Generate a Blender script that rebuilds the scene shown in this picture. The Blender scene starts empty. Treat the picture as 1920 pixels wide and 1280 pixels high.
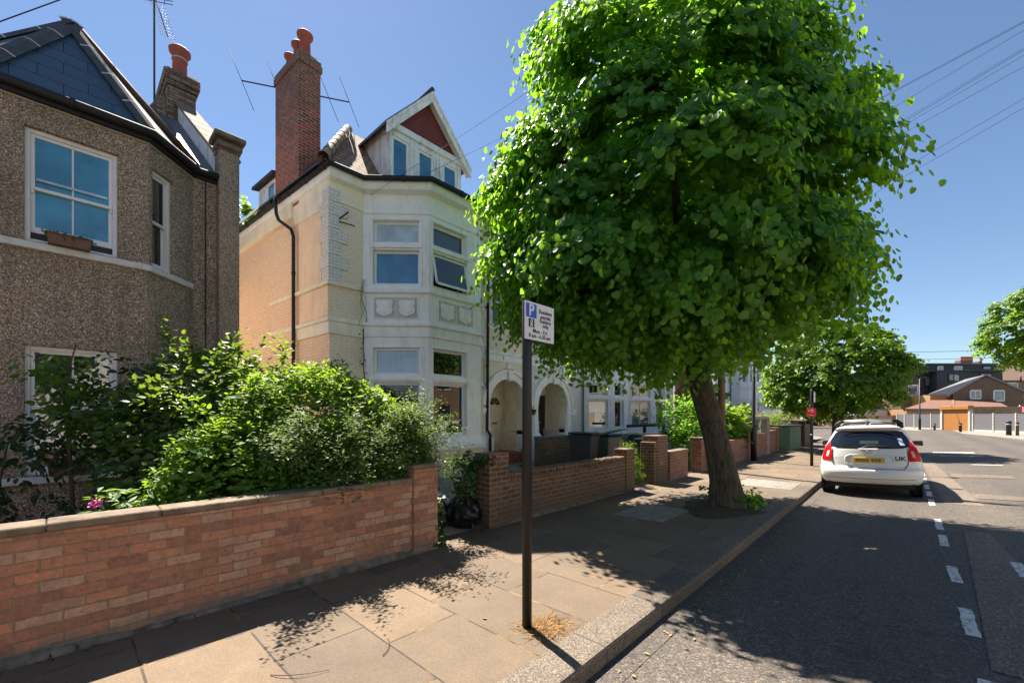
import bpy, math, random
import numpy as np
from mathutils import Vector, Matrix
random.seed(11)
rng = np.random.default_rng(11)
SC = bpy.context.scene
COL = SC.collection
R = math.radians
# camera frame constants (used for the far buildings, which stand square to the view)
TH = R(43.1); CS, SN = math.cos(TH), math.sin(TH)
def cam_xy(r, d): return (CS*r - SN*d, SN*r + CS*d)

# ------------------------------------------------------------------ materials
MATS = {}
class NT:
    def __init__(s, name):
        s.m = bpy.data.materials.new(name); s.m.use_nodes = True
        s.t = s.m.node_tree; s.t.nodes.clear()
        s.out = s.t.nodes.new('ShaderNodeOutputMaterial'); MATS[name] = s.m
    def n(s, typ, ins=None, **at):
        nd = s.t.nodes.new('ShaderNode'+typ)
        for k, v in at.items(): setattr(nd, k, v)
        for k, v in (ins or {}).items():
            sock = nd.inputs[k]
            if isinstance(v, bpy.types.NodeSocket): s.t.links.new(v, sock)
            elif isinstance(v, bpy.types.Node): s.t.links.new(v.outputs[0], sock)
            else:
                if isinstance(v, tuple) and len(v) == 3 and sock.type == 'RGBA': v = (*v, 1)
                sock.default_value = v
        return nd
    def mix(s, fac, a, b, mode='MIX'):
        nd = s.n('Mix', data_type='RGBA', blend_type=mode)
        for idx, v in ((0, fac), (6, a), (7, b)):
            sock = nd.inputs[idx]
            if isinstance(v, bpy.types.NodeSocket): s.t.links.new(v, sock)
            else:
                if isinstance(v, tuple) and len(v) == 3: v = (*v, 1)
                sock.default_value = v
        return nd.outputs[2]
    def obj(s): return s.n('TexCoord').outputs['Object']
    def uv(s): return s.n('TexCoord').outputs['UV']
    def noise(s, scale, detail=4, co=None, rough=.55, out='Fac'):
        return s.n('TexNoise', {'Vector': co or s.obj(), 'Scale': scale, 'Detail': detail, 'Roughness': rough}).outputs[out]
    def ramp(s, fac, *stops):
        nd = s.n('ValToRGB', {'Fac': fac}); e = nd.color_ramp.elements
        while len(e) < len(stops): e.new(.5)
        for i, (p, c) in enumerate(stops):
            e[i].position = p; e[i].color = (c, c, c, 1) if isinstance(c, (int, float)) else (*c, 1)
        return nd.outputs[0]
    def math(s, op, a, b=0.0, clamp=False):
        nd = s.n('Math', operation=op, use_clamp=clamp)
        for i, v in ((0, a), (1, b)):
            if isinstance(v, bpy.types.NodeSocket): s.t.links.new(v, nd.inputs[i])
            else: nd.inputs[i].default_value = v
        return nd.outputs[0]
    def bump(s, h, strength=.4, dist=.01, nrm=None):
        ins = {'Height': h, 'Strength': strength, 'Distance': dist}
        if nrm: ins['Normal'] = nrm
        return s.n('Bump', ins).outputs[0]
    def pbr(s, col, rough=.7, nrm=None, **kw):
        ins = {'Base Color': col, 'Roughness': rough}
        if nrm: ins['Normal'] = nrm
        for k, v in kw.items(): ins[k.replace('_', ' ')] = v
        nd = s.n('BsdfPrincipled', ins)
        s.t.links.new(nd.outputs[0], s.out.inputs[0]); return nd

def m_plain(name, col, rough=.6, var=.12, scale=6., bump=.15, bscale=60., dirt=0., dirtcol=(.08, .07, .05), **kw):
    t = NT(name)
    f = t.noise(scale, 5)
    d = tuple(max(0, c*(1-var*1.6)) for c in col); l = tuple(c*(1+var) for c in col)
    c = t.mix(t.ramp(f, (.3, 0.), (.7, 1.)), d, l)
    if dirt:
        co = t.n('Mapping', {'Vector': t.obj(), 'Scale': (3.5, 3.5, .9)}).outputs[0]
        g = t.ramp(t.noise(1.6, 8, co, .7), (.50, 0.), (.72, 1.))
        c = t.mix(t.math('MULTIPLY', g, dirt), c, dirtcol)
    n = t.bump(t.noise(bscale, 3), bump, .01)
    t.pbr(c, rough, n, **kw); return t.m

def m_brick(name, c1, c2, mortar, w=.225, h=.075, ms=.010, bump=.6, stain=.3, staincol=(.03, .025, .02), rough=.85, odd=None, squash=None, base_dirt=None, soot=None, bh=.10, bk=.85):
    t = NT(name); uv = t.uv()
    wob = t.n('VectorMath', {0: t.n('TexNoise', {'Vector': t.obj(), 'Scale': 9., 'Detail': 2.}).outputs['Color'], 1: (.5, .5, .5)}, operation='SUBTRACT')
    wob = t.n('VectorMath', {0: wob, 'Scale': .019}, operation='SCALE').outputs[0]
    uv2 = t.n('VectorMath', {0: uv, 1: wob}, operation='ADD').outputs[0]
    b = t.n('TexBrick', {'Vector': uv2, 'Color1': c1, 'Color2': c2, 'Mortar': mortar, 'Scale': 1., 'Mortar Size': ms, 'Mortar Smooth': .25, 'Bias': 0., 'Brick Width': w, 'Row Height': h}, offset=.5, squash=1.)
    col = b.outputs['Color']
    if odd:   # some bricks of a third colour: coarse cells stretched to the brick grid
        cell = t.n('TexBrick', {'Vector': uv2, 'Color1': (0., 0., 0.), 'Color2': (1., 1., 1.), 'Mortar': (0., 0., 0.), 'Scale': 1., 'Mortar Size': ms, 'Bias': 0., 'Brick Width': w*1.0, 'Row Height': h}, offset=.5).outputs['Color']
        sel = t.ramp(t.math('FRACT', t.math('MULTIPLY', cell, 7.31)), (.72, 0.), (.78, 1.))
        col = t.mix(t.math('MULTIPLY', sel, .75), col, odd)
    vn = t.ramp(t.noise(26., 6, None, .65), (.25, 0.), (.75, 1.))
    col = t.mix(.6, col, t.mix(vn, (.45, .42, .42), (1.45, 1.42, 1.4)), 'MULTIPLY')
    sn = t.ramp(t.noise(1.3, 7, None, .68), (.48, 0.), (.75, 1.))
    col = t.mix(t.math('MULTIPLY', sn, stain), col, staincol)
    if odd:   # pale bloom and lime runs in ragged patches, and dark spots where faces have spalled
        bl = t.ramp(t.noise(4.5, 8, None, .72), (.56, 0.), (.70, 1.))
        col = t.mix(t.math('MULTIPLY', bl, .30), col, tuple(min(.6, c*1.15+.10) for c in mortar))
        pk = t.ramp(t.noise(19., 3), (.66, 0.), (.72, 1.))
        col = t.mix(t.math('MULTIPLY', pk, .55), col, tuple(c*.35 for c in c2))
    if base_dirt:   # worn, cement-grey and mossy lowest courses
        z = t.n('SeparateXYZ', {0: t.obj()}).outputs[2]
        zz = t.math('ADD', z, t.math('MULTIPLY', t.math('SUBTRACT', t.noise(5., 5), .5), .22))
        k = t.ramp(t.math('MULTIPLY', zz, .1/bh), (.04, 1.), (.14, 0.))
        col = t.mix(t.math('MULTIPLY', k, bk), col, t.mix(t.noise(22, 5), tuple(c*.35 for c in base_dirt), base_dirt))
    if soot:    # weather-blackened, lichened upper courses with a ragged lower edge
        z = t.n('SeparateXYZ', {0: t.obj()}).outputs[2]
        zz = t.math('ADD', z, t.math('MULTIPLY', t.math('SUBTRACT', t.noise(2.6, 7), .5), 2.6))
        k = t.ramp(t.math('MULTIPLY', t.math('SUBTRACT', zz, soot[0]), 1/(soot[1]-soot[0])), (0., 0.), (1., 1.))
        col = t.mix(t.math('MULTIPLY', k, .62), col, t.mix(t.noise(16, 5), (.045, .038, .03), (.21, .16, .10)))
    hgt = t.math('ADD', t.math('SUBTRACT', 1., b.outputs['Fac']), t.math('MULTIPLY', t.noise(45., 4), .35))
    t.pbr(col, rough, t.bump(hgt, bump, .012)); return t.m

def m_tiles(name, c1, c2, gap, w, h, ms=.006, bump=.8, rough=.6, stain=.25, staincol=(.05, .05, .04), spec=.5):
    t = NT(name); uv = t.uv()
    b = t.n('TexBrick', {'Vector': uv, 'Color1': c1, 'Color2': c2, 'Mortar': gap, 'Scale': 1., 'Mortar Size': ms, 'Mortar Smooth': .1, 'Brick Width': w, 'Row Height': h}, offset=.5)
    v = t.n('SeparateXYZ', {0: uv}).outputs[1]
    saw = t.math('FRACT', t.math('DIVIDE', v, h))
    col = t.mix(.3, b.outputs['Color'], t.mix(t.noise(12, 5), (.3, .3, .3), (1.3, 1.3, 1.3)), 'MULTIPLY')
    sn = t.ramp(t.noise(2.2, 7, None, .7), (.5, 0.), (.72, 1.))
    col = t.mix(t.math('MULTIPLY', sn, stain), col, staincol)
    hgt = t.math('SUBTRACT', t.math('MULTIPLY', t.math('SUBTRACT', 1., saw), 1.0), b.outputs['Fac'])
    t.pbr(col, rough, t.bump(hgt, bump, .015), Specular_IOR_Level=spec); return t.m

def m_leaf(name, dark, light, trans, tw=.45, rough=.45, spec=.5):
    t = NT(name)
    rnd = t.n('NewGeometry').outputs['Random Per Island']
    c = t.mix(t.ramp(rnd, (.0, 0.), (.6, .42), (1., 1.)), dark, light)
    hs = t.n('HueSaturation', {'Hue': t.math('ADD', .485, t.math('MULTIPLY', t.noise(1.1, 2), .03)), 'Value': t.math('ADD', .7, t.math('MULTIPLY', t.noise(.9, 3), .6)), 'Color': c}).outputs[0]
    p = t.n('BsdfPrincipled', {'Base Color': hs, 'Roughness': rough, 'Specular IOR Level': spec})
    tr = t.n('BsdfTranslucent', {'Color': t.mix(t.math('MULTIPLY', rnd, .6), trans, tuple(c*1.25 for c in trans))})
    mx = t.n('MixShader', {0: tw, 1: p.outputs[0], 2: tr.outputs[0]})
    t.t.links.new(mx.outputs[0], t.out.inputs[0]); return t.m

def m_glass(name, col, rough=.02, ior=1.9, streak=0.):
    t = NT(name)
    c = t.mix(t.ramp(t.noise(2.5, 3), (.35, 0.), (.65, 1.)), tuple(v*.75 for v in col), tuple(v*1.2 for v in col))
    if streak:
        w = t.n('TexWave', {'Vector': t.uv(), 'Scale': 7., 'Distortion': 1.5, 'Detail': 2.}, wave_type='BANDS', bands_direction='X').outputs['Fac']
        c = t.mix(streak, c, t.mix(w, tuple(v*.55 for v in col), tuple(v*1.3 for v in col)))
    nb = t.bump(t.noise(1.7, 1), .05, .02)
    t.pbr(c, rough, nb, IOR=ior); return t.m

# masonry and finishes
m_brick('brick_orange', (.50, .225, .13), (.27, .125, .085), (.27, .195, .13), ms=.006, stain=.35, staincol=(.20, .12, .085), odd=(.48, .31, .21), base_dirt=(.22, .20, .18), bump=.9)
m_brick('brick_brown', (.17, .085, .045), (.10, .055, .032), (.26, .21, .155), stain=.4, staincol=(.045, .033, .024), odd=(.22, .10, .05), base_dirt=(.12, .095, .07), bump=.8, bh=.36, bk=.7)
m_brick('brick_red', (.42, .085, .040), (.24, .055, .030), (.40, .31, .23), stain=.55, staincol=(.035, .028, .022), odd=(.40, .10, .04), bump=.8)
m_brick('brick_stack', (.46, .085, .036), (.24, .055, .030), (.42, .32, .23), ms=.012, stain=.6, staincol=(.05, .035, .028), odd=(.12, .055, .04), bump=.9, soot=(9.0, 11.))
m_brick('brick_rust', (.30, .10, .055), (.20, .075, .045), (.25, .21, .17), stain=.45, staincol=(.12, .10, .08), odd=(.33, .17, .10), base_dirt=(.25, .22, .18))
m_brick('brick_stock', (.38, .24, .11), (.24, .14, .07), (.30, .25, .19), stain=.35, staincol=(.11, .08, .05))
m_brick('brick_stock_dark', (.20, .125, .065), (.11, .07, .04), (.20, .17, .13), stain=.45)
m_brick('brick_amber', (.55, .33, .14), (.42, .24, .10), (.42, .32, .22), stain=.15)
m_brick('brick_chimney_old', (.36, .26, .17), (.13, .095, .065), (.06, .05, .04), stain=.55, staincol=(.03, .028, .025))
m_brick('painted_brick_cream', (.90, .81, .63), (.88, .79, .61), (.80, .71, .55), ms=.008, stain=.22, staincol=(.34, .29, .22), bump=.5, rough=.7)
m_brick('painted_brick_peach', (.93, .69, .51), (.90, .66, .48), (.80, .57, .40), ms=.009, stain=.3, staincol=(.66, .46, .31), bump=.75, rough=.7)
m_brick('painted_brick_white', (.82, .80, .77), (.77, .75, .72), (.56, .54, .50), ms=.008, stain=.15, staincol=(.36, .34, .30), bump=.55, rough=.65)
m_plain('alley_concrete', (.36, .335, .29), .9, .15, 4., .3, 50., dirt=.3)
m_plain('render_peach', (.94, .68, .49), .7, .06, 3., .12, 40., dirt=.35, dirtcol=(.56, .38, .26))
m_plain('render_cream', (.90, .82, .66), .7, .07, 3., .1, 50., dirt=.3, dirtcol=(.38, .33, .25))
m_plain('stucco_white', (.92, .91, .88), .6, .03, 4., .10, 50., dirt=.5, dirtcol=(.52, .49, .43))
m_plain('stucco_grey', (.60, .585, .54), .75, .08, 6., .25, 50., dirt=.4, dirtcol=(.36, .33, .28))
m_plain('stucco_bluewhite', (.80, .82, .85), .6, .04, 4., .08, 50., dirt=.2, dirtcol=(.4, .4, .38))
m_plain('render_stained', (.84, .82, .78), .8, .08, 4., .25, 40., dirt=.7, dirtcol=(.20, .18, .155))
m_plain('board_weathered', (.86, .85, .83), .7, .08, 5., .2, 40., dirt=.6, dirtcol=(.20, .19, .17))
m_plain('white_paint', (.78, .77, .75), .35, .03, 5., .04, 30., dirt=.12, dirtcol=(.45, .42, .36))
m_plain('upvc_white', (.84, .84, .83), .25, .02, 3., .02, 30.)
m_plain('sill_paint', (.66, .65, .62), .55, .08, 5., .2, 40., dirt=.5, dirtcol=(.25, .22, .17))
m_plain('stone_coping', (.20, .15, .105), .9, .22, 9., .6, 60., dirt=.6, dirtcol=(.09, .07, .05))
m_plain('cement_fillet', (.14, .128, .11), .95, .35, 9., .9, 40., dirt=.7, dirtcol=(.05, .048, .038))
m_plain('concrete', (.30, .275, .245), .9, .12, 6., .4, 60., dirt=.35, dirtcol=(.2, .19, .17))
m_plain('concrete_post', (.46, .43, .40), .85, .08, 6., .3, 60., dirt=.2)
m_plain('black_plastic', (.012, .012, .013), .68, .2, 8., .05, 40.)
m_plain('black_metal', (.006, .006, .007), .5, .3, 9., .08, 60., dirt=.15, dirtcol=(.03, .028, .026))
m_plain('felt_dark', (.035, .04, .045), .75, .3, 5., .5, 50., dirt=.3, dirtcol=(.10, .11, .10))
m_plain('lead_grey', (.12, .125, .135), .5, .2, 6., .2, 30.)
m_plain('terracotta', (.36, .085, .045), .7, .15, 6., .2, 50., dirt=.35, dirtcol=(.12, .05, .03))
m_plain('clay_ridge', (.42, .27, .17), .8, .35, 7., .5, 50., dirt=.5, dirtcol=(.14, .11, .08))
m_plain('ridge_slate', (.06, .07, .085), .92, .2, 6., .25, 50., dirt=.2, dirtcol=(.12, .12, .11))
m_plain('mortar_pale', (.52, .47, .40), .9, .1, 8., .3, 60.)
m_plain('galvanised', (.30, .31, .33), .4, .1, 8., .05, 30., Metallic=.7)
m_plain('aerial_dark', (.05, .05, .055), .5, .1, 8., .05, 30., Metallic=.4)
m_plain('soil', (.06, .042, .028), .95, .4, 9., .9, 30.)
m_plain('cream_door', (.66, .60, .47), .45, .04, 4., .05, 30.)
m_plain('black_door', (.014, .014, .015), .3, .1, 4., .03, 30.)
m_plain('brass', (.35, .26, .12), .35, .1, 8., .03, 30., Metallic=.8)
m_plain('plant_box', (.16, .085, .055), .7, .15, 8., .15, 50.)
m_plain('bin_dark', (.028, .036, .042), .45, .15, 5., .08, 40., dirt=.2, dirtcol=(.08, .08, .075))
m_plain('bin_grey', (.10, .105, .11), .5, .1, 5., .08, 40., dirt=.2, dirtcol=(.16, .15, .13))
m_plain('bin_green', (.20, .30, .22), .5, .1, 5., .08, 40., dirt=.2, dirtcol=(.3, .3, .25))
m_plain('cabinet_green', (.10, .20, .125), .5, .15, 5., .1, 40., dirt=.35, dirtcol=(.16, .17, .10))
m_plain('timber_brown', (.10, .055, .03), .7, .2, 6., .3, 40.)
m_plain('shutter_orange', (.36, .145, .03), .45, .04, 3., .04, 30.)
m_plain('fence_grey', (.13, .13, .14), .75, .12, 4., .25, 30.)
m_plain('cladding_black', (.028, .032, .038), .6, .15, 3., .15, 30.)
m_plain('red_plastic', (.62, .03, .04), .4, .05, 4., .03, 30.)
m_plain('blue_litter', (.12, .25, .62), .4, .1, 8., .1, 30.)
m_plain('white_litter', (.75, .76, .78), .5, .06, 8., .1, 30.)
m_plain('sign_white', (.72, .72, .75), .45, .02, 3., .02, 30.)
m_plain('sign_blue', (.012, .10, .55), .4, .02, 3., .02, 30.)
m_plain('sign_black', (.012, .012, .014), .5, .02, 3., .02, 30.)
m_plain('curtain', (.55, .52, .48), .9, .1, 6., .1, 30.)
m_plain('dry_grass', (.27, .155, .055), .9, .3, 12., .1, 30.)
m_plain('dead_leaf', (.26, .19, .07), .8, .7, 30., .1, 30.)
m_plain('rubber', (.014, .014, .015), .8, .2, 9., .3, 80.)
m_plain('alloy', (.35, .36, .37), .35, .08, 8., .03, 30., Metallic=.8)
m_plain('chrome', (.62, .63, .64), .15, .04, 8., .01, 30., Metallic=1.)
m_plain('rail_silver', (.60, .60, .60), .3, .05, 8., .02, 30., Metallic=.7)
m_plain('number_yellow', (.70, .46, .02), .45, .03, 4., .02, 30.)
m_plain('plate_smear', (.28, .17, .02), .5, .25, 20., .02, 30.)
m_plain('garden_path', (.24, .22, .19), .9, .2, 7., .5, 50., dirt=.4, dirtcol=(.08, .07, .05))
m_plain('pink_petal', (.55, .08, .32), .6, .2, 30., .1, 30.)
m_plain('rose_petal', (.62, .30, .33), .6, .2, 30., .1, 30.)
m_plain('parasol_red', (.55, .07, .10), .7, .1, 5., .1, 30.)
m_tiles('slate_blue', (.055, .105, .16), (.046, .088, .138), (.006, .008, .010), .50, .22, .005, .5, .5, .10, (.05, .07, .09))
m_tiles('slate_roof', (.10, .105, .115), (.075, .08, .09), (.02, .02, .022), .30, .16, .005, .6, .5, .35, (.14, .135, .12), .5)
m_tiles('clay_tile', (.42, .24, .14), (.26, .15, .095), (.03, .02, .015), .22, .17, .016, 1., .75, .35, (.12, .10, .08))
m_tiles('clay_tile_red', (.24, .045, .03), (.19, .038, .026), (.06, .015, .012), .17, .10, .005, .8, .65, .2, (.13, .04, .03))
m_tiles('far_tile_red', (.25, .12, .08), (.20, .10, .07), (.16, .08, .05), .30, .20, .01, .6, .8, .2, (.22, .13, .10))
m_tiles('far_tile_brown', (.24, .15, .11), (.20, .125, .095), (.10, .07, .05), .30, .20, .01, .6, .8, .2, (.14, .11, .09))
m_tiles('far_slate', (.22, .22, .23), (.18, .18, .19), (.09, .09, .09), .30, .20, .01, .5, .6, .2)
m_glass('glass_dark', (.010, .013, .013), ior=1.7)
m_glass('glass_blue', (.045, .24, .38), ior=1.9)  # the sky's blue reflection is put into this pane colour
m_glass('glass_deep_blue', (.02, .15, .29), ior=2.1)
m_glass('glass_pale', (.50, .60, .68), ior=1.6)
m_glass('glass_net', (.42, .50, .58), ior=1.7, streak=.6)
m_glass('glass_green', (.03, .05, .028), ior=2.0)
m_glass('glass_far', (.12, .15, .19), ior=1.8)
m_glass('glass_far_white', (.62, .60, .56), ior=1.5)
m_glass('car_glass', (.004, .005, .006), ior=1.75)
m_glass('lens_red', (.55, .006, .010), rough=.12, ior=1.35)
m_glass('lens_clear', (.55, .30, .30), rough=.15, ior=1.6)
for nm, c in (('paint_white', (.76, .76, .75)), ('paint_silver', (.42, .45, .48)), ('paint_blue', (.03, .06, .12))):
    t = NT(nm); t.pbr(t.mix(t.noise(3, 2), tuple(v*.96 for v in c), c), .35, None, Coat_Weight=.6, Coat_Roughness=.08)
m_leaf('leaf_lime', (.018, .095, .016), (.090, .215, .026), (.36, .68, .035), .48, .42, .35)
m_leaf('leaf_far', (.035, .095, .008), (.085, .175, .014), (.30, .50, .015), .42, .45, .35)
m_leaf('leaf_bush', (.040, .125, .018), (.115, .215, .030), (.36, .55, .03), .38, .5, .3)
m_leaf('leaf_small', (.035, .095, .022), (.125, .185, .055), (.28, .42, .05), .28, .55, .25)
m_leaf('leaf_viburnum', (.028, .075, .014), (.085, .15, .028), (.26, .40, .03), .35, .4, .45)
m_leaf('leaf_dark', (.012, .034, .010), (.032, .066, .018), (.08, .16, .02), .3, .4, .4)
m_leaf('leaf_ivy', (.012, .045, .012), (.035, .085, .02), (.14, .26, .03), .35, .4, .45)
m_leaf('leaf_yellow', (.09, .13, .012), (.20, .22, .02), (.4, .45, .03), .4, .5, .3)
m_leaf('weed', (.05, .12, .012), (.11, .20, .025), (.30, .46, .04), .45, .5, .3)

# special surfaces
def special():
    # pebbledash: close-packed stones of mixed colour
    t = NT('pebbledash')
    vo = t.n('TexVoronoi', {'Vector': t.obj(), 'Scale': 66., 'Randomness': 1.})
    rc = t.n('SeparateColor', {0: vo.outputs['Color']}).outputs[0]
    st = t.ramp(rc, (0., (.20, .135, .085)), (.2, (.40, .285, .19)), (.5, (.55, .42, .30)), (.8, (.66, .53, .40)), (1., (.90, .82, .72)))
    d = vo.outputs['Distance']
    col = t.mix(t.ramp(d, (.40, 0.), (.75, 1.)), st, (.15, .105, .068))
    col = t.mix(t.math('MULTIPLY', t.ramp(t.noise(.9, 6), (.45, 0.), (.7, 1.)), .28), col, (.09, .07, .05))
    stk = t.ramp(t.noise(1.5, 7, t.n('Mapping', {'Vector': t.obj(), 'Scale': (3.2, 3.2, .30)}).outputs[0], .65), (.50, 0.), (.72, 1.))
    col = t.mix(t.math('MULTIPLY', stk, .40), col, (.12, .09, .065))
    n = t.bump(t.math('MULTIPLY', t.math('SUBTRACT', 1., d), 1.), .9, .014)
    t.pbr(col, .9, n)
    # asphalt
    for nm, a, b in (('asphalt', (.066, .056, .048), (.112, .094, .080)), ('asphalt_patch', (.120, .094, .076), (.175, .138, .110)), ('asphalt_worn', (.19, .175, .16), (.27, .245, .22))):
        t = NT(nm)
        vo = t.n('TexVoronoi', {'Vector': t.obj(), 'Scale': 85.})
        g = t.n('SeparateColor', {0: vo.outputs['Color']}).outputs[0]
        grain = t.ramp(g, (0., tuple(v*.62 for v in a)), (.6, tuple((x+y)/2 for x, y in zip(a, b))), (.93, tuple(v*1.25 for v in b)), (1., tuple(v*2. for v in b)))
        co = t.n('Mapping', {'Vector': t.obj(), 'Scale': (1.6, .35, 1.)}).outputs[0]
        big = t.noise(.8, 7, co, .65)
        col = t.mix(.75, grain, t.mix(t.ramp(big, (.3, 0.), (.7, 1.)), (.72, .72, .74), (1.18, 1.16, 1.12)), 'MULTIPLY')
        bl = t.ramp(t.noise(1.7, 6, None, .62), (.60, 0.), (.66, 1.))
        col = t.mix(t.math('MULTIPLY', bl, .45), col, tuple(v*.45 for v in a))
        xx = t.n('SeparateXYZ', {0: t.obj()}).outputs[0]
        band = t.n('TexWave', {'Vector': t.n('CombineXYZ', {0: xx}).outputs[0], 'Scale': .18, 'Distortion': 2., 'Detail': 3.}).outputs['Fac']
        col = t.mix(.55, col, t.mix(band, (.78, .78, .8), (1.14, 1.12, 1.08)), 'MULTIPLY')
        ck = t.n('TexVoronoi', {'Vector': t.n('VectorMath', {0: t.obj(), 1: t.n('TexNoise', {'Vector': t.obj(), 'Scale': 1.2, 'Detail': 6.}).outputs['Color']}, operation='ADD').outputs[0], 'Scale': .35}, feature='DISTANCE_TO_EDGE').outputs['Distance']
        ckm = t.math('MULTIPLY', t.ramp(ck, (0., 1.), (.006, 0.)), t.ramp(t.noise(.4, 3), (.48, 0.), (.56, 1.)))
        col = t.mix(t.math('MULTIPLY', ckm, .7), col, (.03, .028, .026))
        sp = t.ramp(t.noise(5.5, 2), (.70, 0.), (.73, 1.))
        col = t.mix(t.math('MULTIPLY', sp, .7), col, (.035, .034, .033))
        n = t.bump(t.math('ADD', g, t.math('MULTIPLY', t.noise(30, 4), .6)), .5, .006)
        t.pbr(col, .85, n)
    # flagstones: rows run across the footway
    t = NT('flagstones')
    xyz = t.n('SeparateXYZ', {0: t.obj()})
    wb = t.math('MULTIPLY', t.math('SUBTRACT', t.noise(1.5, 3), .5), .02)
    v2 = t.n('CombineXYZ', {0: t.math('ADD', t.math('ADD', xyz.outputs[0], 4.62), wb), 1: t.math('ADD', t.math('ADD', xyz.outputs[1], .28), wb), 2: 0.}).outputs[0]
    b = t.n('TexBrick', {'Vector': v2, 'Color1': (.182, .128, .083), 'Color2': (.124, .094, .068), 'Mortar': (.05, .04, .03), 'Scale': 1., 'Mortar Size': .008, 'Mortar Smooth': .3, 'Brick Width': .94, 'Row Height': .63}, offset=.38)
    vo = t.n('TexVoronoi', {'Vector': t.obj(), 'Scale': 130.})
    g = t.n('SeparateColor', {0: vo.outputs['Color']}).outputs[0]
    col = t.mix(.5, b.outputs['Color'], t.mix(g, (.62, .62, .62), (1.3, 1.28, 1.25)), 'MULTIPLY')
    col = t.mix(.6, col, t.mix(t.ramp(t.noise(1.4, 8, None, .68), (.3, 0.), (.7, 1.)), (.58, .58, .58), (1.22, 1.2, 1.16)), 'MULTIPLY')
    ylw = t.math('MULTIPLY', b.outputs['Fac'], t.ramp(t.noise(2.2, 4), (.52, 0.), (.62, 1.)))
    col = t.mix(t.math('MULTIPLY', ylw, .8), col, (.36, .22, .07))
    cr = t.n('TexVoronoi', {'Vector': t.n('VectorMath', {0: t.obj(), 1: t.n('TexNoise', {'Vector': t.obj(), 'Scale': 3.}).outputs['Color']}, operation='ADD').outputs[0], 'Scale': .9}, feature='DISTANCE_TO_EDGE').outputs['Distance']
    crk = t.math('MULTIPLY', t.ramp(cr, (0., 1.), (.006, 0.)), t.ramp(t.noise(.6, 2), (.52, 0.), (.58, 1.)))
    col = t.mix(t.math('MULTIPLY', crk, .25), col, (.07, .055, .04))
    gum = t.ramp(t.n('TexVoronoi', {'Vector': t.obj(), 'Scale': 3.2}).outputs['Distance'], (.045, 1.), (.06, 0.))
    col = t.mix(t.math('MULTIPLY', gum, .35), col, (.10, .09, .08))
    hgt = t.math('SUBTRACT', t.math('ADD', t.math('MULTIPLY', g, .25), t.math('MULTIPLY', t.noise(4, 4), .5)), t.math('MULTIPLY', b.outputs['Fac'], 1.4))
    t.pbr(col, .85, t.bump(hgt, .5, .008))
    # granite kerb with joints along Y
    t = NT('granite')
    vo = t.n('TexVoronoi', {'Vector': t.obj(), 'Scale': 120.})
    g = t.n('SeparateColor', {0: vo.outputs['Color']}).outputs[0]
    col = t.ramp(g, (0., (.045, .038, .030)), (.3, (.105, .084, .066)), (.7, (.155, .122, .093)), (1., (.25, .20, .155)))
    col = t.mix(.5, col, t.mix(t.noise(1.6, 6), (.6, .6, .6), (1.25, 1.25, 1.25)), 'MULTIPLY')
    y = t.n('SeparateXYZ', {0: t.obj()}).outputs[1]
    fr = t.math('FRACT', t.math('DIVIDE', t.math('ADD', y, .15), .93))
    j = t.math('LESS_THAN', fr, .02)
    wn = t.n('TexWhiteNoise', {'W': t.math('FLOOR', t.math('DIVIDE', t.math('ADD', y, .15), .93))}, noise_dimensions='1D').outputs[0]
    col = t.mix(.8, col, t.mix(wn, (.72, .70, .68), (1.2, 1.18, 1.15)), 'MULTIPLY')
    col = t.mix(t.math('MULTIPLY', t.ramp(t.noise(3.1, 7, None, .7), (.52, 0.), (.7, 1.)), .5), col, (.07, .062, .055))
    col = t.mix(t.math('MULTIPLY', j, .85), col, (.06, .05, .04))
    t.pbr(col, .8, t.bump(t.math('SUBTRACT', t.math('MULTIPLY', g, .4), j), .5, .008))
    # worn road paint
    t = NT('road_paint')
    w = t.ramp(t.noise(22, 7, None, .75), (.40, 0.), (.50, 1.))
    t.pbr(t.mix(w, (.15, .14, .13), t.mix(t.noise(40, 3), (.50, .49, .46), (.72, .71, .68))), .7, t.bump(t.noise(80, 3), .3, .005))
    # bark
    t = NT('bark')
    co = t.n('Mapping', {'Vector': t.obj(), 'Scale': (7., 7., 1.1)}).outputs[0]
    f = t.noise(3.2, 8, co, .7)
    col = t.mix(t.ramp(f, (.32, 0.), (.68, 1.)), (.022, .018, .012), (.17, .135, .09))
    col = t.mix(t.math('MULTIPLY', t.ramp(t.noise(1.8, 5), (.45, 0.), (.7, 1.)), .45), col, (.075, .085, .045))
    t.pbr(col, .95, t.bump(f, 1., .05))
    # refuse sack
    t = NT('bin_bag')
    f = t.n('TexVoronoi', {'Vector': t.obj(), 'Scale': 9.}, feature='SMOOTH_F1').outputs['Distance']
    t.pbr((.010, .011, .013), .28, t.bump(t.math('ADD', f, t.noise(14, 4)), .8, .03))
    # grey horizontal boards (far fence) and roller slats
    for nm, c, h in (('fence_boards', (.135, .135, .145), .30), ('roller_slats', (.36, .145, .03), .09), ('cladding_slats', (.030, .034, .040), .18)):
        t = NT(nm); v = t.n('SeparateXYZ', {0: t.uv()}).outputs[1]
        s = t.math('FRACT', t.math('DIVIDE', v, h))
        col = t.mix(t.ramp(s, (.0, 1.), (.08, 0.)), t.mix(t.noise(5, 4), tuple(x*.85 for x in c), tuple(x*1.1 for x in c)), tuple(x*.5 for x in c))
        t.pbr(col, .55, t.bump(t.math('ABSOLUTE', t.math('SUBTRACT', s, .5)), .5, .02))
    # shop-style grey boards used on the timber store
    t = NT('store_boards'); u = t.n('SeparateXYZ', {0: t.uv()}).outputs[0]
    s = t.math('FRACT', t.math('DIVIDE', u, .14))
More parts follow.
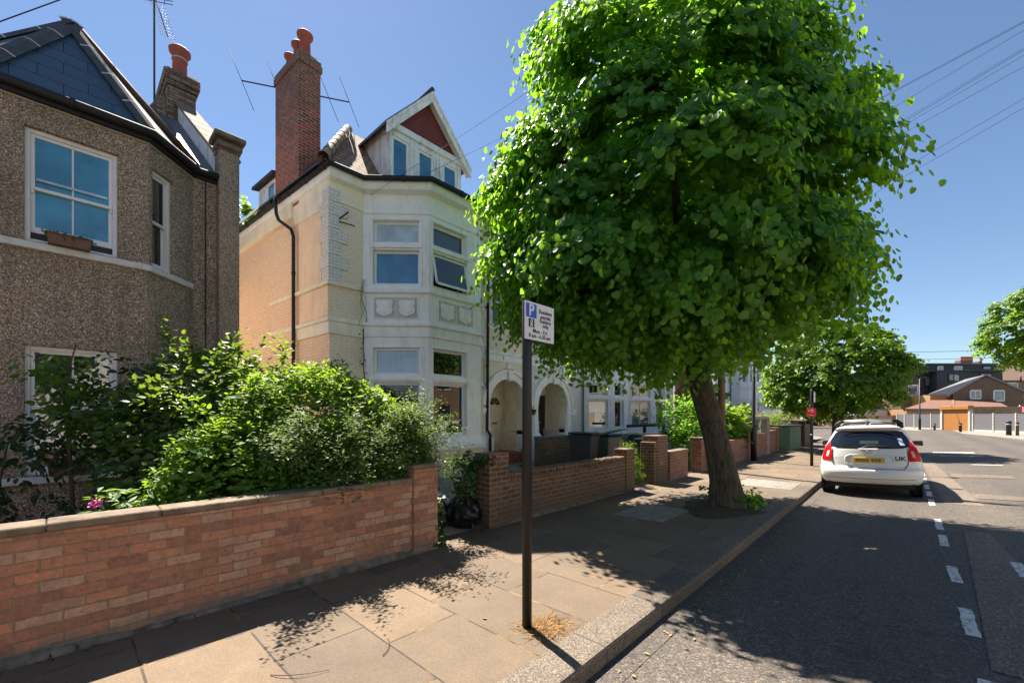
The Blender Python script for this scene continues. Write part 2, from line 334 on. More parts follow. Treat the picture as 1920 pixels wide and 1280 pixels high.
    col = t.mix(t.ramp(s, (.0, 1.), (.06, 0.)), t.mix(t.noise(5, 5), (.10, .16, .09), (.20, .26, .15)), (.03, .05, .03))
    t.pbr(col, .7, t.bump(s, .3, .01))
special()
def M(n): return MATS[n]
# ------------------------------------------------------------------ mesh builders
class Fr:
    """a wall face seen in plan: from a to b with its outside on the right hand"""
    def __init__(s, a, b):
        s.a = Vector((a[0], a[1], 0)); d = Vector((b[0]-a[0], b[1]-a[1], 0)); s.L = d.length
        s.t = d/s.L; s.n = Vector((s.t.y, -s.t.x, 0))
    def P(s, u, w, z): 
        p = s.a + s.t*u + s.n*w; return (p.x, p.y, z)

class MB:
    def __init__(s): s.v = []; s.f = []; s.s = []
    def add(s, vs, fs, sm=False):
        o = len(s.v); s.v += [tuple(p) for p in vs]
        for f in fs: s.f.append(tuple(i+o for i in f)); s.s.append(sm)
        return s
    def hexa(s, p):      # 8 points: bottom 0-3 loop, top 4-7 loop
        return s.add(p, [(3,2,1,0),(4,5,6,7),(0,1,5,4),(1,2,6,5),(2,3,7,6),(3,0,4,7)])
    def box(s, x0, x1, y0, y1, z0, z1):
        return s.hexa([(x0,y0,z0),(x1,y0,z0),(x1,y1,z0),(x0,y1,z0),(x0,y0,z1),(x1,y0,z1),(x1,y1,z1),(x0,y1,z1)])
    def fbox(s, F, u0, u1, w0, w1, z0, z1):
        q = [F.P(u0,w1,z0),F.P(u1,w1,z0),F.P(u1,w0,z0),F.P(u0,w0,z0)]
        return s.hexa(q+[(p[0],p[1],z1) for p in q])
    def quad(s, *p, sm=False): return s.add(p, [tuple(range(len(p)))], sm)
    def prism(s, poly, vec):
        n = len(poly); v = Vector(vec)
        top = [tuple(Vector(p)+v) for p in poly]
        return s.add(list(poly)+top, [tuple(range(n-1,-1,-1)), tuple(range(n,2*n))]+[(i,(i+1)%n,(i+1)%n+n,i+n) for i in range(n)])
    def bar(s, p, q, w, h, up=(0,0,1)):
        p, q = Vector(p), Vector(q); d = (q-p).normalized(); x = d.cross(Vector(up)).normalized(); y = x.cross(d)
        pts = []
        for c in (p, q): pts += [c+x*sx*w/2+y*sy*h/2 for sx, sy in ((-1,-1),(1,-1),(1,1),(-1,1))]
        return s.hexa(pts)
    def tube(s, pts, r, n=8, sm=True, caps=True):
        pts = [Vector(p) for p in pts]; rs = r if isinstance(r, (list, tuple)) else [r]*len(pts)
        o = len(s.v); ref = None
        for i, p in enumerate(pts):
            d = (pts[min(i+1, len(pts)-1)]-pts[max(i-1, 0)]).normalized()
            if ref is None: ref = d.orthogonal().normalized()
            x = (ref - d*ref.dot(d)).normalized(); ref = x; y = d.cross(x)
            for k in range(n):
                a = 2*math.pi*k/n; s.v.append(tuple(p+(x*math.cos(a)+y*math.sin(a))*rs[i]))
        for i in range(len(pts)-1):
            for k in range(n):
                s.f.append((o+i*n+k, o+i*n+(k+1)%n, o+(i+1)*n+(k+1)%n, o+(i+1)*n+k)); s.s.append(sm)
        if caps:
            s.f.append(tuple(o+k for k in range(n-1,-1,-1))); s.s.append(False)
            e = o+(len(pts)-1)*n; s.f.append(tuple(e+k for k in range(n))); s.s.append(False)
        return s
    def lathe(s, prof, c=(0,0,0), n=16, axis='z', sm=True):
        o = len(s.v)
        for r, z in prof:
            for k in range(n):
                a = 2*math.pi*k/n
                if axis == 'z': s.v.append((c[0]+r*math.cos(a), c[1]+r*math.sin(a), c[2]+z))
                else: s.v.append((c[0]+z, c[1]+r*math.cos(a), c[2]+r*math.sin(a)))
        for i in range(len(prof)-1):
            for k in range(n): s.f.append((o+i*n+k, o+i*n+(k+1)%n, o+(i+1)*n+(k+1)%n, o+(i+1)*n+k)); s.s.append(sm)
        s.f.append(tuple(o+k for k in range(n-1,-1,-1))); s.s.append(False)
        e = o+(len(prof)-1)*n; s.f.append(tuple(e+k for k in range(n))); s.s.append(False)
        return s
    def grid(s, rows, sm=True, flip=False):
        o = len(s.v); m = len(rows[0])
        for r in rows: s.v += [tuple(p) for p in r]
        for i in range(len(rows)-1):
            for j in range(m-1):
                q = (o+i*m+j, o+i*m+j+1, o+(i+1)*m+j+1, o+(i+1)*m+j)
                s.f.append(q[::-1] if flip else q); s.s.append(sm)
        return s
    def face(s, F, z0, z1, ops=(), rev=.1, w=0., u0=None, u1=None, L=None):
        """wall skin on face F with openings (u0,u1,z0,z1) and their reveals"""
        L = F.L if L is None else L; u0 = 0. if u0 is None else u0
        us = sorted({u0, L, *[o[0] for o in ops], *[o[1] for o in ops]}); zs = sorted({z0, z1, *[o[2] for o in ops], *[o[3] for o in ops]})
        for i in range(len(us)-1):
            for j in range(len(zs)-1):
                um, zm = (us[i]+us[i+1])/2, (zs[j]+zs[j+1])/2
                if any(o[0] < um < o[1] and o[2] < zm < o[3] for o in ops): continue
                s.quad(F.P(us[i],w,zs[j]), F.P(us[i+1],w,zs[j]), F.P(us[i+1],w,zs[j+1]), F.P(us[i],w,zs[j+1]))
        for a, b, c, d in ops:
            v = w-rev
            s.quad(F.P(a,w,c),F.P(a,w,d),F.P(a,v,d),F.P(a,v,c)); s.quad(F.P(b,w,d),F.P(b,w,c),F.P(b,v,c),F.P(b,v,d))
            s.quad(F.P(a,w,d),F.P(b,w,d),F.P(b,v,d),F.P(a,v,d)); s.quad(F.P(b,w,c),F.P(a,w,c),F.P(a,v,c),F.P(b,v,c))
        return s
    def build(s, name, mat, parent=None, bevel=0., kind=None, seg=1):
        me = bpy.data.meshes.new(name); me.from_pydata(s.v, [], s.f)
        me.polygons.foreach_set('use_smooth', s.s)
        me.update()
        nv = np.array(s.v) if s.v else np.zeros((0, 3))
        uvl = me.uv_layers.new(name='UVMap')
        nl = len(me.loops); vi = np.empty(nl, int); me.loops.foreach_get('vertex_index', vi)
        npol = len(me.polygons); nr = np.empty(npol*3); me.polygons.foreach_get('normal', nr); nr = nr.reshape(-1, 3)
        lt = np.empty(npol, int); me.polygons.foreach_get('loop_total', lt)
        ln = np.repeat(nr, lt, axis=0); co = nv[vi]
        hor = np.hypot(ln[:, 0], ln[:, 1]); flat = hor < .12
        hx = np.where(flat, 0, -ln[:, 1]/np.maximum(hor, 1e-6)); hy = np.where(flat, 1, ln[:, 0]/np.maximum(hor, 1e-6))
        u = co[:, 0]*hx+co[:, 1]*hy
        # along the slope
        sx, sy, sz = -ln[:, 2]*ln[:, 0]/np.maximum(hor, 1e-6), -ln[:, 2]*ln[:, 1]/np.maximum(hor, 1e-6), hor
        v = np.where(flat, co[:, 0], co[:, 0]*sx+co[:, 1]*sy+co[:, 2]*sz)
        uvl.data.foreach_set('uv', np.stack([u, v], 1).ravel().astype(np.float32))
        me.materials.append(M(mat) if isinstance(mat, str) else mat)
        o = bpy.data.objects.new(name, me); COL.objects.link(o)
        if parent: o.parent = parent
        if kind: o['kind'] = kind
        if bevel:
            b = o.modifiers.new('edge', 'BEVEL'); b.width = bevel; b.segments = seg; b.limit_method = 'ANGLE'; b.angle_limit = R(40); b.harden_normals = False
        return o

def thing(name, label, cat, loc=(0,0,0), group=None, rz=0.):
    o = bpy.data.objects.new(name, None); COL.objects.link(o); o.location = loc; o.rotation_euler[2] = rz
    o.empty_display_size = .2
    return tag(o, label, cat, group)
def tag(o, label, cat, group=None):
    o['label'] = label; o['category'] = cat
    if group: o['group'] = group
    return o
def struct(o): o['kind'] = 'structure'; return o
def text(name, body, size, loc, rot, mat, parent=None, align='CENTER', ext=.001, sx=1., bold=0.):
    c = bpy.data.curves.new(name, 'FONT'); c.body = body; c.size = size; c.align_x = align; c.align_y = 'CENTER'
    c.extrude = ext; c.offset = bold; c.resolution_u = 3; c.space_line = .92
    c.materials.append(M(mat)); o = bpy.data.objects.new(name, c); COL.objects.link(o)
    o.location = loc; o.rotation_euler = rot; o.scale = (sx, 1, 1)
    me = bpy.data.meshes.new_from_object(o.evaluated_get(bpy.context.evaluated_depsgraph_get())); bpy.data.objects.remove(o)
    o = bpy.data.objects.new(name, me); COL.objects.link(o); o.location = loc; o.rotation_euler = rot; o.scale = (sx, 1, 1)
    if parent: o.parent = parent
    return o
def copy_tree(o, parent=None):
    c = o.copy(); COL.objects.link(c)
    if parent: c.parent = parent
    for ch in list(o.children): copy_tree(ch, c)
    return c

# ------------------------------------------------------------------ foliage
HEART = (np.array([(0,0,0),(0,.5,-.09),(0,1,-.02),(-.34,.0,.03),(-.54,.34,.05),(-.38,.74,.03),(.38,.74,.03),(.54,.34,.05),(.34,.0,.03)]), [(0,1,4,3),(1,2,5,4),(0,8,7,1),(1,7,6,2)])
OVAL = (np.array([(0,0,0),(0,.5,-.06),(0,1,-.04),(-.26,.28,.03),(-.22,.70,.02),(.22,.70,.02),(.26,.28,.03)]), [(0,1,4,3),(1,2,4),(0,6,5,1),(1,5,2)])
LANCE = (np.array([(0,0,0),(0,1,-.10),(-.17,.45,.03),(.17,.45,.03),(0,.48,-.05)]), [(0,4,2),(4,1,2),(0,3,4),(4,3,1)])
STRAW = (np.array([(-.03,0,0),(.03,0,0),(.02,1,0),(-.02,1,0)]), [(0,1,2,3)])
def nrm(a): return a/np.maximum(np.linalg.norm(a, axis=-1, keepdims=True), 1e-9)
def leaves(name, pos, ax, nm, size, mat, parent=None, shape=OVAL, kind=None):
    T, F = shape; N = len(pos)
    ax = nrm(ax); sd = nrm(np.cross(ax, nm)); nn = np.cross(sd, ax)
    sz = np.asarray(size).reshape(-1, 1, 1)
    wv = rng.uniform(.8, 1.15, (N, 1, 1))
    V = pos[:, None, :] + sz*(T[None, :, 0:1]*wv*sd[:, None, :] + T[None, :, 1:2]*ax[:, None, :] + T[None, :, 2:3]*rng.uniform(.2, 2.4, (N, 1, 1))*nn[:, None, :])
    k = len(T); me = bpy.data.meshes.new(name)
    me.vertices.add(N*k); me.vertices.foreach_set('co', V.reshape(-1).astype(np.float32))
    lt = np.array([len(f) for f in F]); fl = np.concatenate([np.array(f) for f in F])
    li = (fl[None, :] + (np.arange(N)*k)[:, None]).ravel(); LT = np.tile(lt, N)
    me.loops.add(len(li)); me.loops.foreach_set('vertex_index', li.astype(np.int32))
    me.polygons.add(len(LT)); me.polygons.foreach_set('loop_start', np.concatenate([[0], np.cumsum(LT)[:-1]]).astype(np.int32))
    me.polygons.foreach_set('loop_total', LT.astype(np.int32))
    me.update(calc_edges=True); me.materials.append(M(mat))
    o = bpy.data.objects.new(name, me); COL.objects.link(o)
    if parent: o.parent = parent
    if kind: o['kind'] = kind
    return o
def rdir(n): return nrm(rng.normal(size=(n, 3)))
def sprays(starts, outs, length, droop, nodes, lsize, face_out=.8, hang=.7, nz=.35):
    """leafy twigs: from each start a drooping shoot with leaves hanging on both sides; returns leaf arrays"""
    N = len(starts); L = length*rng.uniform(.6, 1.25, N)
    P, A, Nn, S = [], [], [], []
    for k in range(nodes):
        t = (k+.5)/nodes
        p = starts + outs*(L*t)[:, None] + np.array([0, 0, -1.])*(droop*L*t*t)[:, None]
        tan = nrm(outs + np.array([0, 0, -1.])*(2*droop*t))
        side = nrm(np.cross(tan, np.array([0, 0, 1.]))+1e-6)*(1 if k % 2 else -1)
        ax = nrm(tan*.45 + side*.75 + np.array([0, 0, -hang]) + rdir(N)*.45)
        nm = nrm(outs*face_out + np.array([0, 0, nz]) + rdir(N)*.55)
        P.append(p + side*.02 + rdir(N)*.03); A.append(ax); Nn.append(nm); S.append(lsize*rng.uniform(.6, 1.2, N)*(1.05-.35*t))
    return [np.concatenate(q) for q in (P, A, Nn, S)]
def blob_points(lumps, n, inner=.55, flat=0.):
    """points in the outer skin of a union of ellipsoids (centre, radii); returns points and outward directions"""
    w = np.array([(l[1][0]*l[1][1]*l[1][2])**(2/3) for l in lumps]); w /= w.sum()
    idx = rng.choice(len(lumps), n, p=w); c = np.array([l[0] for l in lumps], float)[idx]; r = np.array([l[1] for l in lumps], float)[idx]
    d = rdir(n); q = rng.uniform(inner, 1.0, n)**.6
    p = c + d*r*q[:, None]; o = nrm(d/r)
    keep = np.ones(n, bool)
    for l in lumps:      # drop points deep inside another lump
        e = ((p-np.array(l[0]))/np.array(l[1])); keep &= ((e**2).sum(1) > (inner*.75)**2)
    return p[keep], o[keep]
def bush(name, label, cat, base, lumps, n, lsize, mat, shape=OVAL, length=.22, droop=.2, nodes=6, group=None, stems=5, up=.25, inner=.6, twig=(), stem_mat='bark', hang=.1, nz=.55):
    """a shrub: leafy shoots over a lumpy volume, and the stems that carry it"""
    root = thing(name, label, cat, base, group)
    lum = [((l[0][0]-base[0], l[0][1]-base[1], l[0][2]-base[2]), l[1]) for l in lumps]
    p, o = blob_points(lum, n, inner)
    p = p[:]; outs = nrm(o + np.array([0, 0, up]) + rdir(len(p))*.35)
    arr = sprays(p - outs*length*.5, outs, length, droop, nodes, lsize, .8, hang, nz)
    if len(twig):
        for (q, dr, L, k) in twig:
            st = np.array([q])-np.array(base); st = np.repeat(st, k, 0)+rng.normal(size=(k, 3))*.05
            a2 = sprays(st, nrm(np.repeat(np.array([dr], float), k, 0)+rng.normal(size=(k, 3))*.16), L, .12, int(nodes*L/length), lsize, .35, hang, nz)
            arr = [np.concatenate([x, y]) for x, y in zip(arr, a2)]
    keep = arr[0][:, 2] > .02
    leaves('foliage', *[x[keep] for x in arr], mat, root, shape)
    mb = MB()
    for i in range(stems):
        l = lum[i % len(lum)]; e = Vector(l[0])+Vector((random.uniform(-.3,.3)*l[1][0], random.uniform(-.3,.3)*l[1][1], .3*l[1][2]))
        b = Vector((random.uniform(-.12,.12), random.uniform(-.12,.12), -.05)); m = b.lerp(e, .5)+Vector((random.uniform(-.06,.06), random.uniform(-.06,.06), .08))
        mb.tube([b, m, e], [.022, .016, .006], 5)
        for q in range(3):
            f = m.lerp(e, random.random()); g = f+Vector((random.uniform(-.5,.5)*l[1][0], random.uniform(-.5,.5)*l[1][1], random.uniform(.1,.6)*l[1][2])); mb.tube([f, g], [.01, .003], 4)
    mb.build('stem', stem_mat, root)
    return root
def crown_surface(c, rx, ry, zlo, zhi, n, pw=2.4, lump=.10, pwu=None):
    """points over a lumpy crown whose widest girth is at c.z"""
    d = rdir(n); ph = rng.uniform(0, 6.28, (14, 3)); 
    az = np.arctan2(d[:, 1], d[:, 0]); el = np.arcsin(d[:, 2])
    f = np.ones(n)
    cen = rdir(26)
    dots = d @ cen.T
    f += lump*(np.exp(-(1-dots.max(1))*16)*1.7-.75)
    rz = np.where(d[:, 2] > 0, zhi-c[2], c[2]-zlo)
    p = d*np.stack([np.full(n, rx), np.full(n, ry), rz], 1)
    # superellipse so that the flanks stand fuller
    pw = np.where(d[:, 2] > 0, pwu or pw, pw)
    k = (np.abs(d[:, 0])**pw+np.abs(d[:, 1])**pw+np.abs(d[:, 2])**pw)**(-1/pw)
    p = p*(k*f)[:, None]
    o = nrm(d/np.stack([np.full(n, rx), np.full(n, ry), rz], 1))
    return p+np.array(c), o
# ------------------------------------------------------------------ the setting
def road_z(x):
    if x < -1.55: return -.115
    if x < 2.6: return -.115+.040*(x+1.55)
    return .051-.035*(x-2.6) if x < 7 else -.103
mb = MB()
xs = [-90, -30, -8, -1.9, -1.55, -.9, 0, .9, 1.8, 2.6, 3.4, 4.3, 5.4, 6.4, 7, 12, 40, 120]
ys = [-25, -8, -3, 0, 3, 6, 9, 13, 18, 25, 35, 48, 65, 90, 130, 200]
mb.grid([[(x, y, road_z(x)-(0 if y < 36 else .0)) for x in xs] for y in ys], True, True)
struct(mb.build('road', 'asphalt'))
mb = MB(); mb.quad((-500,-300,-.25),(500,-300,-.25),(500,700,-.25),(-500,700,-.25)); struct(mb.build('ground', 'asphalt'))
# paler repair patch beside the parking bays
def patch(name, pts, dz, mat):
    n = 14; l = np.array(pts[0]), np.array(pts[1]); r = np.array(pts[3]), np.array(pts[2])
    rows = []
    for i in range(n+1):
        t = i/n; a = l[0]*(1-t)+l[1]*t; b = r[0]*(1-t)+r[1]*t
        rows.append([(*(a*(1-s)+b*s), road_z(float((a*(1-s)+b*s)[0]))+dz) for s in np.linspace(0, 1, 5)])
    return struct(MB().grid(rows, True, True).build(name, mat))
patch('road_patch', [(.42, 4.2), (.63, 9.0), (.88, 9.0), (1.05, 4.2)], .004, 'asphalt_patch')
patch('road_patch', [(.55, 11.6), (.42, 23.5), (.66, 23.5), (1.08, 11.6)], .004, 'asphalt_patch')
patch('road_patch', [(1.05, 12.6), (1.04, 13.3), (2.9, 13.1), (2.9, 12.6)], .008, 'asphalt_patch')
patch('road_patch', [(.95, 16.6), (.95, 17.6), (2.1, 17.5), (2.1, 16.8)], .008, 'asphalt_patch')
# white bay line of short dashes, and other worn marks
mb = MB()
for y0, L, w in ((3.45, .58, .09), (4.77, .64, .085), (6.2, .62, .085), (7.83, .70, .085), (8.9, .90, .085), (11.24, .79, .085), (12.48, .79, .085), (13.71, .85, .085), (15., 1., .08), (16.6, 1., .08), (18.2, 1., .08)):
    x = .385; n = 7
    jl = [random.uniform(-.006, .006) for _ in range(n+1)]
    for i in range(n):
        a, b = y0+L*i/n, y0+L*(i+1)/n; z0 = road_z(x)+.004
        mb.quad((x-w/2+jl[i], a, road_z(x-w/2)+.004), (x+w/2+jl[i], a, road_z(x+w/2)+.004), (x+w/2+jl[i+1], b, road_z(x+w/2)+.004), (x-w/2+jl[i+1], b, road_z(x-w/2)+.004))
struct(mb.build('road_marking', 'road_paint'))
mb = MB()
for x, y, lx, ly in ((.92, 7.1, .09, .62), (2.0, 21.0, .7, .16), (1.6, 27.5, 1.3, .5), (1.7, 25.2, 1.2, .25), (3.2, 7.9, .09, .8)):
    mb.quad(*[(x+a*lx/2, y+b*ly/2, road_z(x+a*lx/2)+.0045) for a, b in ((-1,-1),(1,-1),(1,1),(-1,1))])
struct(mb.build('road_marking', 'road_paint'))
# kerb of granite blocks and the footway behind it
def sweep(name, mat, prof, y0, y1, n=24, kind='structure', wob=.0):
    rows = []
    for i in range(n+1):
        y = y0+(y1-y0)*i/n; dx = random.uniform(-wob, wob); dz = random.uniform(-wob, wob)*.5
        rows.append([(x+dx, y, z+dz) for x, z in prof])
    o = MB().grid(rows, False, True).build(name, mat); o['kind'] = kind; return o
sweep('kerb', 'granite', [(-1.84,-.2),(-1.84,.006),(-1.60,.004),(-1.565,-.002),(-1.552,-.022),(-1.545,-.2)], -12, 33, 60, wob=.004)
sweep('gutter_channel', 'asphalt', [(-1.55,-.112),(-1.36,-.1035)], -12, 33, 40)
sweep('pavement', 'flagstones', [(-4.62,0),(-1.838,0)], -14, 33, 30)
mb = MB(); mb.quad((-60,33,-.02),(-60,31.4,-.02),(-4.62,31.4,-.02),(-4.62,33,-.02)); struct(mb.build('pavement', 'flagstones'))
# pale and dark replacement slabs near the tree, and the bare tree pit
mb = MB(); mb.box(-3.05, -1.86, 11.1, 12.4, -.05, .005); struct(mb.build('pavement_slab', 'asphalt_worn'))
mb = MB(); mb.box(-3.6, -2.75, 6.35, 7.5, -.05, .005); struct(mb.build('pavement_slab', 'garden_path'))
n = 22; mb = MB(); ring = []
for i in range(n):
    a = 2*math.pi*i/n; rr = 1+random.uniform(-.14, .12)
    ring.append((-2.42+.62*rr*math.cos(a), 8.2+1.05*rr*math.sin(a)))
mb.add([(x, y, .004) for x, y in ring]+[(-2.38+(x+2.38)*.5, 8.25+(y-8.25)*.5, .05) for x, y in ring]+[(-2.38, 8.25, .07)], [(i,(i+1)%n,n+(i+1)%n,n+i) for i in range(n)]+[(n+i,n+(i+1)%n,2*n) for i in range(n)], True)
struct(mb.build('tree_pit', 'soil'))
# front gardens
mb = MB(); mb.quad((-13,-8,.08),(-4.6,-8,.08),(-4.6,3.3,.08),(-13,3.3,.08)); struct(mb.build('garden_soil', 'soil'))
mb = MB(); mb.add([(-22,3.3,.12),(-5.2,3.3,.12),(-4.58,3.3,.01),(-4.58,40,.01),(-5.2,40,.12),(-22,40,.12)], [(0,1,4,5),(1,2,3,4)]); struct(mb.build('garden_path', 'garden_path'))
mb = MB(); mb.box(-24, -9.62, 2.32, 4.0, .0, .135); struct(mb.build('side_path', 'alley_concrete'))  # pale slab added in the alley to bounce sun up the peach flank
# far side: footway along the bending kerb
mb = MB(); kp = [(6.75,-20),(6.7,30),(6.3,46.5),(5.5,52),(3.6,60.5),(-.2,70.5),(-4.2,80),(-9,91),(-22,112)]
m = len(kp); ok = [(x+40, y+30) for x, y in kp]
mb.add([(x, y, .0) for x, y in kp]+[(x, y, .0) for x, y in ok]+[(x, y, -.2) for x, y in kp], [(i,i+1,m+i+1,m+i) for i in range(m-1)]+[(i,2*m+i,2*m+i+1,i+1) for i in range(m-1)])
struct(mb.build('pavement', 'garden_path'))

# ------------------------------------------------------------------ windows
def window(par, F, u0, u1, z0, z1, inset, glass, frame='upvc_white', fw=.06, bars=(), rails=(), fd=.06, sill=True, sash=None, mat_sill='sill_paint', cill_out=.05):
    """framed window in a wall opening: the frame is the part, the glass and sill are its sub-parts"""
    mb = MB(); w1 = -inset; w0 = w1-fd
    for a, b, c, d in ((u0,u0+fw,z0,z1),(u1-fw,u1,z0,z1)): mb.fbox(F, a, b, w0, w1, c, d)
    for c, d in ((z0,z0+fw*1.15),(z1-fw,z1)): mb.fbox(F, u0+fw, u1-fw, w0, w1, c, d)
    for b in bars: mb.fbox(F, b-.012, b+.012, w0+.015, w1-.006, z0+fw*1.15, z1-fw)
    for r in rails: mb.fbox(F, u0+fw, u1-fw, w0, w1-.004, r-.022, r+.022)
    o = mb.build('window', frame, par, .004)
    MB().fbox(F, u0+fw*.8, u1-fw*.8, w0+.012, w0+.024, z0+fw*.8, z1-fw*.8).build('pane', glass, o)
    if sill: MB().fbox(F, u0-.03, u1+.03, w1-.02, cill_out, z0-.05, z0-.002).build('sill', mat_sill, o, .006)
    return o
def sash(par, F, u0, u1, z0, z1, inset, glass, mid, barx, lift=0.):
    """painted timber sliding sash: box frame, upper and lower sash each split by one bar"""
    mb = MB(); w = -inset; f = .055
    for a, b, c, d in ((u0,u0+f,z0,z1),(u1-f,u1,z0,z1),(u0+f,u1-f,z1-f,z1),(u0+f,u1-f,z0,z0+.05)): mb.fbox(F, a, b, w-.10, w, c, d)
    o = mb.build('window', 'white_paint', par, .005)
    for nm, zz0, zz1, ww in (('upper_sash', mid-.02, z1-f, w-.03), ('lower_sash', z0+.05+lift, mid+.025, w-.07)):
        mb = MB(); a, b = u0+f, u1-f; s = .042
        for p in ((a,a+s,zz0,zz1),(b-s,b,zz0,zz1),(a+s,b-s,zz1-s,zz1),(a+s,b-s,zz0,zz0+(.045 if nm == 'upper_sash' else .085))): mb.fbox(F, p[0], p[1], ww-.04, ww, p[2], p[3])
        if barx: mb.fbox(F, barx-.011, barx+.011, ww-.035, ww-.004, zz0+.04, zz1-s)
        if nm == 'upper_sash':
            for x in (a+.004, b-.034): mb.fbox(F, x, x+.03, ww-.035, ww-.008, zz0-.05, zz0)
        mb.build(nm, 'white_paint', o, .004)
        MB().fbox(F, a+s*.7, b-s*.7, ww-.026, ww-.018, zz0+.03, zz1-s*.7).build('pane', glass if isinstance(glass, str) else glass[nm == 'lower_sash'], o)
    if lift: MB().fbox(F, u0+f, u1-f, w-.095, w-.088, z0+.05, z0+.06+lift).build('dark_gap', 'sign_black', o)
    return o
def gutter(par, pts, r=.06, mat='black_plastic', fascia=None, n=10):
    mb = MB(); mb.tube(pts, r, n)
    for a, b in zip(pts[:-1], pts[1:]):
        a, b = Vector(a), Vector(b); L = (b-a).length
        for k in range(1, int(L/.9)+1):
            p = a.lerp(b, k*.9/L if L > .9 else .5); d = (b-a).normalized()
            mb.tube([p-d*.03, p+d*.03], r*1.16, n)
    return mb.build('gutter', mat, par)
def downpipe(par, pts, r=.038, mat='black_plastic', clips=()):
    mb = MB(); mb.tube(pts, r, 10)
    for p in clips: mb.tube([(p[0],p[1],p[2]-.03),(p[0],p[1],p[2]+.03)], r*1.25, 10)
    return mb.build('downpipe', mat, par)
def chimney_pot(par, c, h, r, mat='terracotta'):
    return MB().lathe([(r*.98,0),(r*1.0,h*.08),(r*.86,h*.14),(r*.80,h*.72),(r*.92,h*.78),(r*1.22,h*.86),(r*1.26,h*.95),(r*1.1,h),(r*.8,h),(r*.72,h*.8)], c, 16).build('chimney_pot', mat, par)

